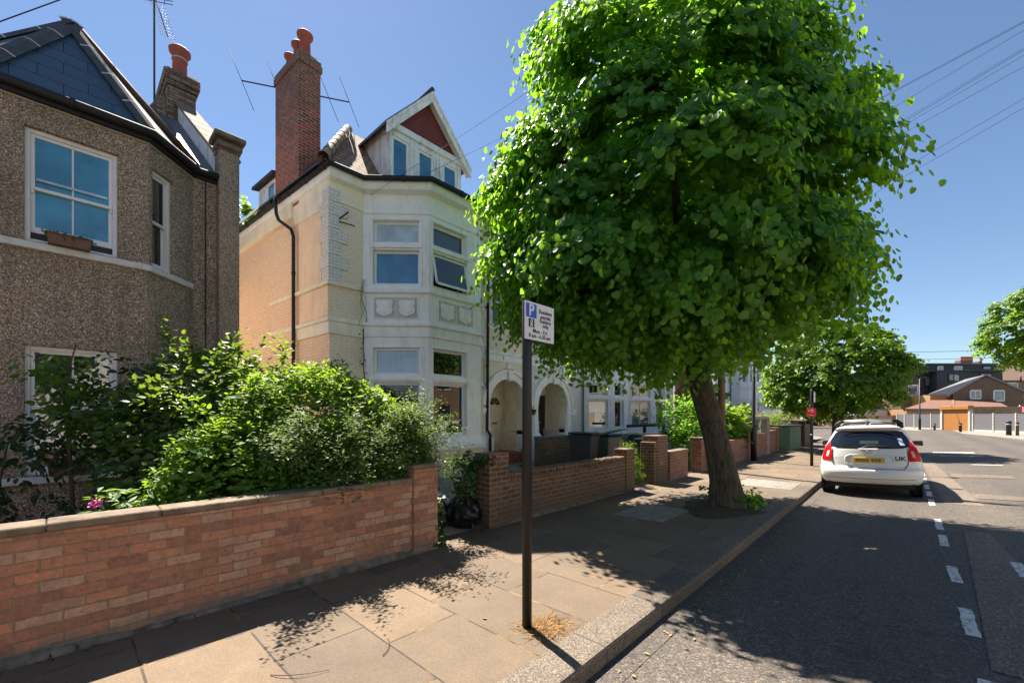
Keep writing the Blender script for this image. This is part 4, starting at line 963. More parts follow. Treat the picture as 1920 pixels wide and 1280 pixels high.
def arch_front(H, X, ya, yb, yc, rad, zc, mat, zg, ze, doormat, wins, moulding='stucco_white', step=.45):
    """wall strip with an arched porch opening, its recess, archivolt, keystone and door"""
    n = 20; mb = MB()
    def hw(z): return rad if z >= zc else rad-.10*min(1, (zc-z)/.7)
    zf = step
    zs = [zf, .9, 1.2, 1.5, 1.75, zc]
    left = [(yc-hw(z), z) for z in zs]; right = [(yc+hw(z), z) for z in zs]
    arc = [(yc-rad*math.cos(math.pi*i/n), zc+rad*math.sin(math.pi*i/n)) for i in range(1, n)]
    hole = left+arc+right[::-1]
    zt = zc+rad+.02
    Fw = Fr((X, ya), (X, yb))
    # below/around the hole
    for i in range(len(zs)-1):
        mb.quad((X,ya,zs[i]),(X,left[i][0],zs[i]),(X,left[i+1][0],zs[i+1]),(X,ya,zs[i+1])); mb.quad((X,right[i][0],zs[i]),(X,yb,zs[i]),(X,yb,zs[i+1]),(X,right[i+1][0],zs[i+1]))
    A = [(yc-rad, zc)]+arc+[(yc+rad, zc)]
    for i in range(len(A)-1): mb.quad((X,A[i][0],A[i][1]),(X,A[i+1][0],A[i+1][1]),(X,A[i+1][0],zt),(X,A[i][0],zt))
    mb.quad((X,ya,zc),(X,yc-rad,zc),(X,yc-rad,zt),(X,ya,zt)); mb.quad((X,yc+rad,zc),(X,yb,zc),(X,yb,zt),(X,yc+rad,zt))
    mb.quad((X,ya,zg),(X,yb,zg),(X,yb,zf),(X,ya,zf))
    mb.face(Fw, zt, ze, [(a, b, c, d) for a, b, c, d in wins], .12)
    mb.build('porch_wall', mat, H)
    D = 1.15
    mb = MB()
    for i in range(len(hole)-1):
        p, q = hole[i], hole[i+1]; mb.quad((X,p[0],p[1]),(X-.30,p[0],p[1]),(X-.30,q[0],q[1]),(X,q[0],q[1]))
    y0, y1 = yc-rad-.05, yc+rad+.12
    mb.quad((X-.29,y0,zf),(X-D,y0,zf),(X-D,y0,3.),(X-.29,y0,3.)); mb.quad((X-.29,y1,zf),(X-D,y1,zf),(X-D,y1,3.),(X-.29,y1,3.))
    mb.quad((X-D,y0,zf),(X-D,y1,zf),(X-D,y1,3.),(X-D,y0,3.)); mb.quad((X-.29,y0,3.),(X-D,y0,3.),(X-D,y1,3.),(X-.29,y1,3.))
    mb.quad((X-.299,y0-.2,zf),(X-.299,y0,zf),(X-.299,y0,3.2),(X-.299,y0-.2,3.2))
    mb.build('porch', 'render_cream', H)
    MB().box(X-D, X+.12, yc-rad-.02, yc+rad+.02, zg, zf).build('porch_step', 'terracotta', H, .015)
    MB().box(X-D+.002, X-.02, y1-.22, y1-.02, zf, zf+.72).build('dwarf_wall', mat, H, .01)
    # archivolt rings
    def ring(r0, r1, w, nm='archivolt'):
        m2 = MB(); pts = [(math.pi*i/28) for i in range(29)]
        for i in range(28):
            c = []
            for t in (pts[i], pts[i+1]):
                for r in (r0, r1): c.append((yc-r*math.cos(t), zc+r*math.sin(t)))
            q = [(X, *c[0]), (X, *c[1]), (X, *c[3]), (X, *c[2])]
            m2.hexa([(X-.01, y, z) for _, y, z in q]+[(X+w, y, z) for _, y, z in q])
        return m2.build(nm, moulding, H)
    ring(rad+.005, rad+.22, .06); ring(rad+.22, rad+.31, .11)
    mb = MB()
    for sgn in (-1, 1):
        mb = MB(); a, b = sorted((yc+sgn*rad, yc+sgn*(rad+.22))); mb.box(X-.01, X+.05, a, b, .98, zc)
        a, b = sorted((yc+sgn*(rad-.14), yc+sgn*(rad+.30))); mb.box(X-.3, X+.09, a, b, zg, .96); mb.hexa([(X-.3,a,.96),(X+.09,a,.96),(X+.09,b,.96),(X-.3,b,.96),(X-.3,a+.05,1.05),(X+.03,a+.05,1.05),(X+.03,b-.05,1.05),(X-.3,b-.05,1.05)])
        a, b = sorted((yc+sgn*(rad+.20), yc+sgn*(rad+.52))); mb.box(X-.01, X+.12, a, b, zc-.22, zc-.10); mb.box(X-.01, X+.08, a, b, zc-.30, zc-.22)
        mb.build('impost', moulding, H, .012)
    mb = MB(); mb.prism([(X-.01,yc-.07,zc+rad-.06),(X-.01,yc+.07,zc+rad-.06),(X-.01,yc+.11,zc+rad+.30),(X-.01,yc-.11,zc+rad+.30)], (.15,0,0)); mb.prism([(X-.01,yc-.19,zc+rad+.31),(X-.01,yc+.19,zc+rad+.31),(X-.01,yc+.14,zc+rad+.36),(X-.01,yc-.14,zc+rad+.36)], (.17,0,0))
    mb.prism([(X-.01,yc-.10,zc+rad+.36),(X-.01,yc+.10,zc+rad+.36),(X-.01,yc+.03,zc+rad+.52),(X-.01,yc-.03,zc+rad+.52)], (.08,0,0)); mb.build('keystone', moulding, H, .01)
    # belts across
    Fq = Fr((X, ya), (X, yb))
    for bl in (((-.01,.06,3.62,3.72),(-.01,.03,3.40,3.62)),((-.01,.05,4.42,4.50),),((-.01,.03,6.55,7.0),)):
        mb = MB()
        for q in bl: mb.fbox(Fq, 0, Fq.L, *q)
        mb.build('string_course', moulding, H, .012)
    for a, b, c, d in wins:
        window(H, Fw, a, b, c, d, .08, 'glass_dark', 'white_paint', .05, rails=[(c+d)/2], mat_sill='stucco_white')
        m2 = MB(); 
        for z in np.arange(c-.02, d+.05, .28): m2.fbox(Fw, a-.20, a-.02, -.01, .03, z, z+.25); m2.fbox(Fw, b+.02, b+.20, -.01, .03, z, z+.25)
        m2.fbox(Fw, a-.22, b+.22, -.01, .04, d+.05, d+.18); m2.build('window_quoin', 'painted_brick_white', H, .006)
    # door with fanlight, panels and letter plate
    xd = X-D+.02; w = .42; y = yc+rad+.02-w; h = 2.02
    d = MB().box(xd, xd+.045, y-w, y+w, zf+.02, zf+h)
    for a, b, c, e2 in ((-.33,-.04,.15,.85),(.04,.33,.15,.85),(-.33,-.04,1.05,1.45),(.04,.33,1.05,1.45)): d.box(xd+.04, xd+.058, y+a, y+b, zf+c, zf+e2)
    dd = d.build('front_door', doormat, H, .01)
    mb = MB()
    for i in range(4):      # sunburst light
        t0, t1 = math.pi*(i+.08)/4, math.pi*(i+.92)/4
        mb.prism([(xd+.046, y-.06*math.cos(t0), zf+1.60+.06*math.sin(t0)), (xd+.046, y-.26*math.cos(t0), zf+1.60+.26*math.sin(t0)), (xd+.046, y-.26*math.cos((t0+t1)/2), zf+1.6+.26*math.sin((t0+t1)/2)), (xd+.046, y-.26*math.cos(t1), zf+1.60+.26*math.sin(t1)), (xd+.046, y-.06*math.cos(t1), zf+1.60+.06*math.sin(t1))], (.008,0,0))
    mb.build('fanlight', 'glass_dark', dd)
    MB().box(xd+.045, xd+.06, y-.14, y+.14, zf+.92, zf+.99).build('letter_plate', 'brass', dd, .004)
    MB().lathe([(.022,0),(.03,.02),(.0,.05)], (xd+.05, y+.34, zf+1.1), 10, 'x').build('handle', 'brass', dd)
    mb = MB(); mb.box(xd-.01, xd+.09, y-w-.07, y-w, zf, zf+h+.07); mb.box(xd-.01, xd+.09, y+w, y+w+.07, zf, zf+h+.07); mb.box(xd-.01, xd+.09, y-w, y+w, zf+h, zf+h+.07); mb.build('door_frame', 'cream_door', H, .006)
def dormer(H):
    """gabled dormer over the bay: tile-hung gable, weathered bargeboards, three lights"""
    x = -9.1; y0, y1, ze, ym, za = 5.40, 7.63, 8.77, 6.515, 9.98
    F = Fr((x, y0), (x, y1)); zb = 7.28
    ops = [(.05,.54,7.48,8.50),(.80,1.30,7.48,8.50),(1.60,2.10,7.48,8.50)]
    MB().face(F, zb, ze, ops, .06).build('dormer_front', 'board_weathered', H)
    for o in ops: window(H, F, *o, .02, 'glass_deep_blue', 'upvc_white', .065, sill=False)
    mb = MB(); mb.fbox(F, -.02, F.L+.02, 0, .07, ze-.14, ze+.02); 
    for u in (.62,.72,1.40,1.50): mb.fbox(F, u-.035, u+.035, 0, .03, zb+.1, ze-.14)
    mb.fbox(F, 0, F.L, 0, .05, 7.40, 7.46); mb.build('dormer_trim', 'board_weathered', H, .008)
    mb = MB(); mb.quad((x,y0,ze),(x,y1,ze),(x,ym,za-.02)); mb.build('dormer_gable', 'clay_tile_red', H)
    mb = MB(); mb.quad((x,y0,zb),(x,y0,ze),(-11.2,y0,ze),(-11.2,y0,zb+1.6)); mb.build('dormer_cheek', 'render_stained', H); mb = MB(); mb.quad((x,y1,zb),(-11.2,y1,zb+1.6),(-11.2,y1,ze),(x,y1,ze)); mb.build('dormer_cheek', 'render_stained', H)
    ov = .18; k = (za-ze)/(ym-y0)
    def rp(xx, y, dz=0): return (xx, y, ze+k*((y-y0) if y <= ym else (y1-y))+dz)
    mb = MB()
    for a, b in ((y0-.20, ym), (ym, y1+.20)):
        q = [rp(x+ov,a,.02), rp(x+ov,b,.02), rp(-11.6,b,.02), rp(-11.6,a,.02)]
        mb.hexa(q+[(p[0],p[1],p[2]+.07) for p in q])
    mb.build('dormer_roof', 'slate_roof', H)
    mb = MB()
    for a, b in ((y0-.20, ym), (ym, y1+.20)):
        p, q = Vector(rp(x+ov-.015,a,-.10)), Vector(rp(x+ov-.015,b,-.10)); mb.prism([p+Vector((0,0,-.13)), q+Vector((0,0,-.13)), q+Vector((0,0,.12)), p+Vector((0,0,.12))], (.035,0,0))
        mb.prism([p+Vector((-.01,0,.06)), q+Vector((-.01,0,.06)), q+Vector((-.01,0,.15)), p+Vector((-.01,0,.15))], (.07,0,0))
        mb.quad(rp(x+ov-.01,a,-.16), rp(x+ov-.01,b,-.16), rp(x,b,-.16), rp(x,a,-.16))
    mb.build('bargeboard', 'board_weathered', H, .006)
    mb = MB(); mb.tube([rp(x+ov+.03,ym,.10), rp(-11.6,ym,.10)], .06, 8); mb.build('dormer_ridge', 'ridge_slate', H)
    # white round thing on the middle sill, seen through the glass
def side_dormer(H, S):
    L = S.L; u0, u1 = L-4.10, L-2.82; z0, z1 = 7.3, 8.12
    D = MB().face(S, z0, z1+.06, (), .02, w=-.06, u0=u0, L=u1)
    D.quad(S.P(u0,-.06,z0),S.P(u0,-.06,z1),S.P(u0,-1.6,z1),S.P(u0,-1.6,z0)).quad(S.P(u1,-.06,z0),S.P(u1,-1.6,z0),S.P(u1,-1.6,z1),S.P(u1,-.06,z1))
    D.build('side_dormer', 'white_paint', H)
    m = (u0+u1)/2
    window(H, S, u0+.08, m-.02, z0+.12, z1-.06, -.0, 'glass_pale', 'upvc_white', .06, sill=False); window(H, S, m+.02, u1-.08, z0+.12, z1-.06, -.0, 'glass_deep_blue', 'upvc_white', .06, sill=False)
    mb = MB()
    q = [S.P(u0-.1,.12,z1+.0), S.P(u1+.02,.12,z1+.0), S.P(u1+.02,-2.,z1+.4), S.P(u0-.1,-2.,z1+.4)]
    mb.hexa(q+[(p[0],p[1],p[2]+.09) for p in q]); mb.build('side_dormer_roof', 'felt_dark', H, .01)
cream_house()
def yagi():
    t = thing('tv_aerial', 'wide aerial with horizontal boom and long tilted rods behind tall brick chimney', 'aerial', (-12.62, 4.56, 8.6))
    MB().tube([(0,0,0),(0,0,2.5)], .025, 8).build('mast', 'galvanised', t)
    a, b = Vector((-.74,-1.2,2.30)), Vector((.66,1.2,2.30))
    MB().tube([a, b], .018, 6).build('boom', 'aerial_dark', t)
    for f, l in ((0,.95),(.32,.85),(.46,.8),(.80,.80),(1.,.85)):
        p = a.lerp(b, f); d = Vector((-.34*.5,-.34*.8,.82))*l
        MB().tube([p-d, p+d], .008, 5).build('rod', 'aerial_dark', t)
yagi()
def white_half():
    """the matching half beyond the party line, painted white, with its own porch and bay"""
    H = thing('victorian_house', 'white painted Victorian house with arched porch and black door beyond the cream one', 'house', (0,0,0))
    X = -9.5; arch_front(H, X, 11.13, 14.35, 12.35, .88, 2.0, 'painted_brick_white', .05, 7.02, 'black_door', [(.9,1.5,4.55,6.1)])
    wins = [dict(z0=1.16, z1=2.98, t=2.38, u=[(.18,.84),(.14,.74),(.2,.8)], g=[('glass_green','glass_dark'),('glass_dark','glass_dark'),('glass_dark','glass_dark')]),
            dict(z0=4.75, z1=6.25, t=5.70, u=[(.18,.84),(.14,.74),(.2,.8)], g=[('glass_dark','glass_pale'),('glass_dark','glass_dark'),('glass_dark','glass_dark')])]
    F, w = bay_unit(H, X, -8.66, 14.36, 15.2, 16.5, 17.34, .05, 7.02, wins, 'stucco_bluewhite')
    for z0, z1, o in ((4.6,4.7,.09),(3.72,3.82,.10),(3.45,3.72,.045),(3.12,3.17,.05),(.80,.90,.12),(6.5,6.56,.035)): round_bay(F, z0, z1, o).build('string_course', 'stucco_bluewhite', H, .015)
    MB().face(Fr((X,17.34),(X,17.7)), .05, 7.02).build('front_wall', 'painted_brick_white', H)
    mb = MB(); mb.quad((X+.3,11.13,7.2),(X+.3,17.7,7.2),(-12.6,17.7,10.1),(-12.6,11.13,10.1)); mb.quad((-12.6,11.13,10.1),(-12.6,17.7,10.1),(-16,17.7,7.2),(-16,11.13,7.2)); mb.build('roof', 'clay_tile', H)
    gutter(H, [(X+.32,11.13,7.15),(X+.32,14.2,7.15),(-8.4,15.1,7.15),(-8.4,16.6,7.15),(X+.32,17.6,7.15)])
    downpipe(H, [(X+.10,14.22,7.1),(X+.10,14.22,1.2),(X+.14,14.2,.2)], .04, 'lead_grey')
    MB().box(-13.4,-12.7,12.85,13.35,8,10.6).build('chimney', 'brick_red', H, .015)
white_half()
def next_house():
    H = thing('victorian_house', 'white bay fronted house with four pane casements seen beside tree trunk', 'house', (0,0,0)); X = -9.5
    wins = [dict(z0=1.16, z1=3.1, t=2.42, u=[(.14,.86),(.16,.84),(.2,.8)], g=[('glass_far','glass_far'),('glass_dark','glass_far'),('glass_dark','glass_dark')], bars={0:(.5,),1:(.5,)}),
            dict(z0=4.75, z1=6.25, t=5.70, u=[(.14,.86),(.16,.84),(.2,.8)], g=[('glass_far','glass_pale'),('glass_dark','glass_far'),('glass_dark','glass_dark')], bars={0:(.5,),1:(.5,)})]
    F, w = bay_unit(H, X, -8.62, 18.1, 19.0, 20.4, 21.3, .05, 7.02, wins, 'stucco_bluewhite')
    for z0, z1, o in ((4.6,4.7,.09),(3.72,3.82,.10),(3.45,3.72,.045),(3.2,3.25,.05),(.80,.90,.12)): round_bay(F, z0, z1, o).build('string_course', 'stucco_bluewhite', H, .015)
    MB().face(Fr((X,17.71),(X,18.1)), .05, 7.02).face(Fr((X,21.3),(X,23.4)), .05, 7.02).build('front_wall', 'painted_brick_white', H)
    mb = MB(); mb.quad((X+.3,17.71,7.2),(X+.3,23.4,7.2),(-12.6,23.4,10.1),(-12.6,17.71,10.1)); mb.quad((-12.6,17.71,10.1),(-12.6,23.4,10.1),(-16,23.4,7.2),(-16,17.71,7.2)); mb.build('roof', 'clay_tile', H)
    gutter(H, [(X+.32,17.71,7.15),(X+.32,23.4,7.15)])
next_house()
def red_house():
    H = thing('terraced_house', 'red brick house with white shaped porch gable half hidden by tree trunk', 'house', (0,0,0)); X = -9.4
    F = Fr((X,23.42),(X,28.9)); ops = [(3.2,4.4,1.2,2.8),(.6,1.5,4.6,6.0),(3.2,4.4,4.6,6.0)]
    MB().face(F, .05, 7., ops, .12).build('wall', 'brick_red', H)
    for o in ops: window(H, F, *o, .08, 'glass_far', 'upvc_white', .06, rails=[(o[2]+o[3])/2])
    mb = MB(); q = [(X+.9,23.9,.05),(X+.9,27.2,.05),(X+.9,27.2,3.3),(X+.9,23.9,3.3)]; mb.prism(q, (-.88,0,0)); mb.build('porch', 'brick_red', H)
    mb = MB(); c = 25.5; pts = [(-1.35,3.3),(-1.35,3.45),(-1.0,3.6),(-.62,4.0),(-.34,4.12),(-.2,4.32),(0,4.22),(.2,4.32),(.34,4.12),(.62,4.0),(1.0,3.6),(1.35,3.45),(1.35,3.3)]; mb.prism([(X+.95,c+y,z) for y, z in pts], (-.3,0,0)); mb.build('porch_gable', 'stucco_white', H)
    mb = MB(); mb.quad((X+.3,23.42,7.1),(X+.3,28.9,7.1),(-12.6,28.9,10.),(-12.6,23.42,10.)); mb.build('roof', 'slate_roof', H)
    mb = MB(); mb.box(X-.02,X+1.4,27.3,28.8,2.9,3.1); mb.build('canopy', 'felt_dark', H)
    t = MB().tube([(X+1.15,24.6,2.55),(X+.95,24.6,2.9)], .03, 6).lathe([(.05,0),(.10,.12),(.06,.3),(.0,.42)], (X+1.2,24.6,2.55), 8).build('porch_lamp', 'glass_pale', H)
red_house()
def far_white_house():
    H = thing('bay_house', 'pale blue white house with round two storey bay far down the terrace', 'house', (0,0,0)); X = -9.0
    n = 9; yc = 34.6; r = 2.1; P = [(X+1.5*math.sin(math.pi*i/n), yc-r*math.cos(math.pi*i/n)) for i in range(n+1)]
    mb = MB(); tr = MB()
    for i in range(n):
        F = Fr(P[i], P[i+1]); ops = [(.12,F.L-.12,1.3,2.7),(.12,F.L-.12,4.,5.4)] if i not in (0, n-1) else []
        mb.face(F, .05, 6.6, ops, .1)
        for o in ops: window(H, F, *o, .05, 'glass_far', 'upvc_white', .07, rails=[o[2]+1.0], sill=False)
        for z in (1.15, 2.8, 3.6, 5.5): tr.fbox(F, -.02, F.L+.02, 0, .09, z, z+.13)
    mb.face(Fr((X,29.0),(X,yc-r)), .05, 6.6); mb.face(Fr((X,yc+r),(X,37.4)), .05, 6.6); mb.face(Fr((X,37.4),(X-8,37.4)), .05, 6.6)
    mb.build('wall', 'stucco_bluewhite', H); tr.build('string_course', 'stucco_bluewhite', H)
    mb = MB(); mb.quad((X+.3,29,6.6),(X+.3,37.6,6.6),(X-3,37.6,9.2),(X-3,29,9.2)); mb.build('roof', 'slate_roof', H)
    downpipe(H, [(X+.1,31.9,6.5),(X+.1,31.9,.1)], .05, 'lead_grey')
    MB().box(X-.1,X+.9,37.3,37.5,.0,2.6).build('side_gate', 'stucco_white', H)
far_white_house()
# ------------------------------------------------------------------ street furniture
def permit_plate(par, x, y0, y1, z0, z1, words=True):
    """white permit sign facing the road, with its blue P, symbol and lettering"""
    w, h = y1-y0, z1-z0
    s = MB(); r = .012
    s.box(x-.003, x, y0, y1, z0, z1); o = s.build('sign_plate', 'sign_white', par, .001)
    m = MB(); 
    for a, b, c, d in ((y0+.006,y1-.006,z1-.009,z1-.006),(y0+.006,y1-.006,z0+.006,z0+.009),(y0+.006,y0+.009,z0+.009,z1-.009),(y1-.009,y1-.006,z0+.009,z1-.009)): m.box(x+.0003, x+.0012, a, b, c, d)
    MB().box(x-.008, x-.0035, y0-.004, y1+.004, z0-.004, z1+.004).build('sign_back', 'black_metal', o)
    MB().box(x-.03, x-.008, y0+.05, y0+.13, z0+.05, z0+.075).box(x-.03, x-.008, y0+.05, y0+.13, z1-.075, z1-.05).build('bracket', 'black_metal', o)
    if not words: return o
    P = lambda u, v: (x+.0025, y0+w*u, z1-h*v)
    MB().box(x+.0005, x+.0015, y0+w*.045, y0+w*.385, z1-h*.415, z1-h*.05).build('blue_square', 'sign_blue', o)
    rot = (R(90), 0, R(90))
    text('lettering', 'P', .125, P(.215,.235), rot, 'sign_white', o, ext=.0008, bold=.0025)
    MB().box(x+.0005, x+.0012, y0+w*.125, y0+w*.315, z1-h*.665, z1-h*.445).build('symbol', 'sign_black', o)
    mm = MB(); c = y0+w*.22
    mm.lathe([(.014,0),(.014,.0015)], (x+.001, c, z1-h*.515), 14, 'x'); mm.box(x+.001, x+.0022, c-.016, c+.016, z1-h*.585, z1-h*.57); mm.lathe([(.013,0),(.013,.0015)], (x+.001, c, z1-h*.625), 14, 'x'); mm.build('symbol_mark', 'sign_white', o)
    mm = MB(); mm.lathe([(.006,0),(.006,.0015)], (x+.0022, c-.003, z1-h*.515), 10, 'x'); mm.box(x+.002, x+.0035, c-.004, c+.004, z1-h*.66, z1-h*.62); mm.build('symbol_dot', 'sign_black', o)
    for s_, v, u, sz in (('Resident',.20,.69,.047),('permit',.335,.69,.047),('holders',.455,.69,.047),('only',.575,.69,.047),('Mon - Fri',.755,.50,.047),('8 am - 6.30 pm',.885,.50,.044)):
        text('lettering', s_, sz, P(u, v), rot, 'sign_black', o, ext=.0006, bold=.0002, sx=1.0)
    return o
t = thing('parking_sign', 'black pole with white resident permit parking sign at kerb in front of everything', 'parking sign', (-2.16, 2.48, 0))
MB().lathe([(.038,-.05),(.038,2.535),(.030,2.55),(.0,2.552)], (0,0,0), 24).build('pole', 'black_metal', t)
permit_plate(t, .058, -.094, .27, 2.24, 2.531)
t = thing('parking_sign', 'black sign pole with small red notice tied halfway up near white car', 'parking sign', (-2.26, 17.0, 0))
MB().lathe([(.045,-.05),(.045,2.52),(.03,2.54),(0,2.54)], (0,0,0), 16).build('pole', 'black_metal', t)
permit_plate(t, .07, -.09, .22, 2.12, 2.46, False)
o = MB().box(-.125,.125,-.066,-.058,1.63,1.92).build('notice', 'red_plastic', t, .004)
MB().box(-.08,-.06,-.072,-.067,1.80,1.87).box(-.035,.06,-.072,-.067,1.84,1.87).box(-.01,.06,-.072,-.067,1.79,1.81).box(-.07,.08,-.072,-.067,1.68,1.69).build('white_mark', 'sign_white', o)
MB().lathe([(.05,1.70),(.05,1.73)], (0,0,0), 12).lathe([(.047,1.02),(.047,1.05)], (0,0,0), 12).build('tie_band', 'galvanised', t)
def lamp_post(name, label, x, y, h, r=.06, lo=1.2, arm=(.9,0)):
    t = thing(name, label, 'lamp post', (x, y, 0))
    MB().lathe([(r*1.75,-.1),(r*1.75,lo),(r*1.6,lo+.05),(r*1.05,lo+.12),(r*.8,h)], (0,0,0), 14).build('column', 'black_metal', t)
    MB().tube([(0,0,h-.05),(arm[0]*.3,arm[1]*.3,h+.12),(arm[0],arm[1],h+.18)], .03, 8).build('arm', 'black_metal', t)
    MB().lathe([(.02,0),(.10,.03),(.12,.10),(.05,.14)], (arm[0],arm[1],h+.06), 12).build('lantern', 'black_metal', t)
lamp_post('lamp_post', 'tall black lamp post against red brick wall behind big tree', -4.12, 17.6, 6.4)

# ------------------------------------------------------------------ cars
def car(name, label, loc, rz, paint, length=4.1, roll=0., detail=True, group=None, width=1.0, height=1.0):
    T = thing(name, label, 'car', loc, group); T.rotation_euler = (0, roll, rz); T.scale = (width, 1, height)
    zz = np.array([.29,.33,.38,.44,.52,.585,.605,.63,.80,.92,1.02,1.08,1.20,1.32,1.41,1.445,1.475,1.50,1.515,1.525])
    hw = np.array([.775,.81,.828,.838,.845,.848,.848,.845,.828,.798,.768,.742,.685,.63,.585,.56,.525,.47,.38,.0])
    yr = np.array([.13,.08,.04,.012,.0,.015,.05,.085,.11,.135,.16,.20,.30,.405,.48,.43,.43,.47,.55,.72])
    bl = np.array([.20,.22,.24,.25,.26,.26,.25,.24,.24,.24,.23,.22,.20,.17,.14,.13,.12,.10,.06,.0])
    zf = np.concatenate([np.linspace(zz[i], zz[i+1], 4)[:-1] for i in range(len(zz)-1)]+[[zz[-1]]])
    H_, Y_, B_ = (np.interp(zf, zz, a) for a in (hw, yr, bl))
    def rear(u, z, off=0.):
        h, y, b = np.interp(z, zz, hw), np.interp(z, zz, yr), np.interp(z, zz, bl)
        return (u*h, y+b*abs(u)**3.0-off, z)
    # outer shell: rear skin, flanks, roof and bonnet in one mesh
    yst = [0, .4, .8, 1.2, 1.6, 2.0, 2.3, 2.55, 2.8, 3.0, 3.3, 3.6, 3.85, 4.02, 4.1]
    def top(y): return np.interp(y, [0, 1.9, 2.3, 3.05, 3.3, 3.85, 4.1], [1.525, 1.525, 1.46, 1.02, .96, .84, .70])
    rows = []
    us = np.linspace(-1, 1, 25)
    for k, z in enumerate(zf):
        rel = (z-.29)/(1.525-.29)
        row = []
        right = []
        for y in yst[1:]:
            yy = max(y*length/4.1, Y_[k]+B_[k]+.02*(y+.1)); zt = top(y*1.0); z2 = .29+(zt-.29)*rel
            wide = min(.83, np.interp(z2, zz, hw)) if y < 2.2 else min(.83, H_[k]+(.80-H_[k])*min(1,(y-2.2)/.9)*(1 if rel < .97 else 0))
            taper = 1-.16*max(0, (y-3.2)/.9)**2
            if y < 2.2: wide = H_[k]
            right.append((wide*taper, yy, z2))
        left = [(-p[0], p[1], p[2]) for p in right[::-1]]
        mid = [(u*H_[k], Y_[k]+B_[k]*abs(u)**3, z) for u in us]
        rows.append(left+mid+right)
    body = MB().grid(rows, True, True)
    nose = [r[-1] for r in rows]; nl = [r[0] for r in rows]
    body.grid([nl, nose], True)
    b = body.build('body', paint, T)
    # black undertray behind the bumper, wheel arches
    MB().box(-.70,.70,.25,length-.3,.19,.32).build('underside', 'rubber', T)
    def skin(name, mat, par, cells, off=.006):
        m = MB()
        for uz in cells: m.grid([[rear(u, z, off) for u in us2] for z, us2 in uz], True, True)
        return m.build(name, mat, par)
    ws = lambda z0, z1, ul, n=7, m=15: [(z, np.linspace(-ul(z), ul(z), m)) for z in np.linspace(z0, z1, n)]
    win = lambda z: np.interp(z, [1.035,1.07,1.12,1.22,1.37,1.405], [.70,.93,.965,.955,.93,.80])
    g = skin('rear_window', 'car_glass', T, [ws(1.035, 1.405, win, 12, 21)], .008)
    if detail:
        # pale shapes seen through the glass: windscreen beyond and headrests
        for u0, u1, z0, z1, mat in ((-.20,.24,1.13,1.20,'glass_green'),(.70,.80,1.10,1.24,'glass_pale')):
            skin('window_view', mat, g, [[(z, np.linspace(u0, u1, 5)) for z in np.linspace(z0, z1, 4)]], .0105)
        # wiper and its white boss
        m = MB(); m.tube([rear(-.17,1.0,.02), rear(-.12,1.05,.05), rear(.0,1.09,.06), rear(.25,1.085,.04), rear(.62,1.06,.025)], [.02,.022,.020,.014,.008], 6); m.build('wiper', 'black_plastic', g)
        # tail lights: tall boomerangs wrapping the corner
        for sg in (-1, 1):
            zl = np.linspace(.77, 1.17, 11)
            ui = np.interp(zl, [.77,.86,.98,1.03,1.17], [.76,.775,.80,.845,.93]); uo = np.interp(zl, [.77,.90,1.05,1.17], [.985,.998,.998,.97])
            cells = [[(z, sg*np.linspace(a, c, 7)) for z, a, c in zip(zl, ui, uo)]]
            L = skin('tail_light', 'lens_red', T, cells, .012)
            cells = [[(z, sg*np.linspace(a, c, 4)) for z, a, c in zip(np.linspace(.85,.98,5), np.full(5,.85), np.full(5,.91))]]
            skin('light_insert', 'lens_clear' if sg > 0 else 'glass_pale', L, cells, .0155)
        # tailgate shut lines
        m = MB()
        for sg in (-1, 1):
            m.tube([rear(sg*.93,1.10,.004), rear(sg*.80,1.02,.008), rear(sg*.755,.80,.008), rear(sg*.73,.70,.006), rear(sg*.66,.62,.006)], .007, 4)
        m.tube([rear(u,.612,.004) for u in np.linspace(-.66,.66,11)], .007, 4)
        m.tube([rear(u,.40,.003) for u in np.linspace(-.88,.88,15)], .005, 4)
        m.build('shut_line', 'rubber', T)
        # number plate in its recessed frame
        m = MB(); q = [(-.40,.74),(-.34,.70),(.34,.70),(.40,.74),(.40,.85),(.33,.90),(-.33,.90),(-.40,.85)]
        pts = [Vector(rear(x/.84, z, .004)) for x, z in q]; m.tube(pts+[pts[0], pts[1]], .011, 6); m.build('plate_surround', paint, T)
        pl = MB().box(-.26,.26,.082,.100,.735,.845).build('number_plate', 'number_yellow', T, .004)
        m = MB()
        for x in (-.21,-.155,-.10,-.045,.045,.10,.155): m.box(x, x+.045, .0795,.0815,.76,.82)
        m.build('plate_characters', 'plate_smear', pl)
        text('lettering', 'UK', .125, (.50, .112, .83), (R(88), 0, R(8)), 'sign_black', T, ext=.002, bold=.003)
        # badge and its V-shaped garnish
        m = MB(); m.prism([(-.17,.085,1.04),(.17,.085,1.04),(.11,.088,.98),(.03,.075,.90),(-.03,.075,.90),(-.11,.088,.98)], (0,.07,0)); m.build('badge_mount', paint, T, .012)
        m = MB(); pts = [(.055*math.cos(a), .078, .975+.042*math.sin(a)) for a in np.linspace(0, 2*math.pi, 15)]; m.tube(pts, .007, 5); m.box(-.07,.07,.072,.084,.968,.982); m.build('badge', 'chrome', T)
        m = MB(); m.box(-.60,-.38,.120,.126,.830,.838); m.box(-.60,-.44,.118,.124,.805,.812); m.build('model_script', 'chrome', T)
        # roof bar with black feet, aerial
        m = MB(); m.tube([(-.46,.80,1.615),(0,.80,1.635),(.46,.80,1.615)], .026, 8); rb = m.build('roof_bar', 'rail_silver', T)
        for sg in (-1, 1):
            MB().tube([(sg*.42,.80,1.618),(sg*.48,.80,1.60),(sg*.55,.80,1.54),(sg*.57,.80,1.45)], [.030,.045,.05,.03], 8).tube([(sg*.50,.80,1.56),(sg*.50,.80,1.47)], .018, 6).build('bar_foot', 'black_plastic', rb)
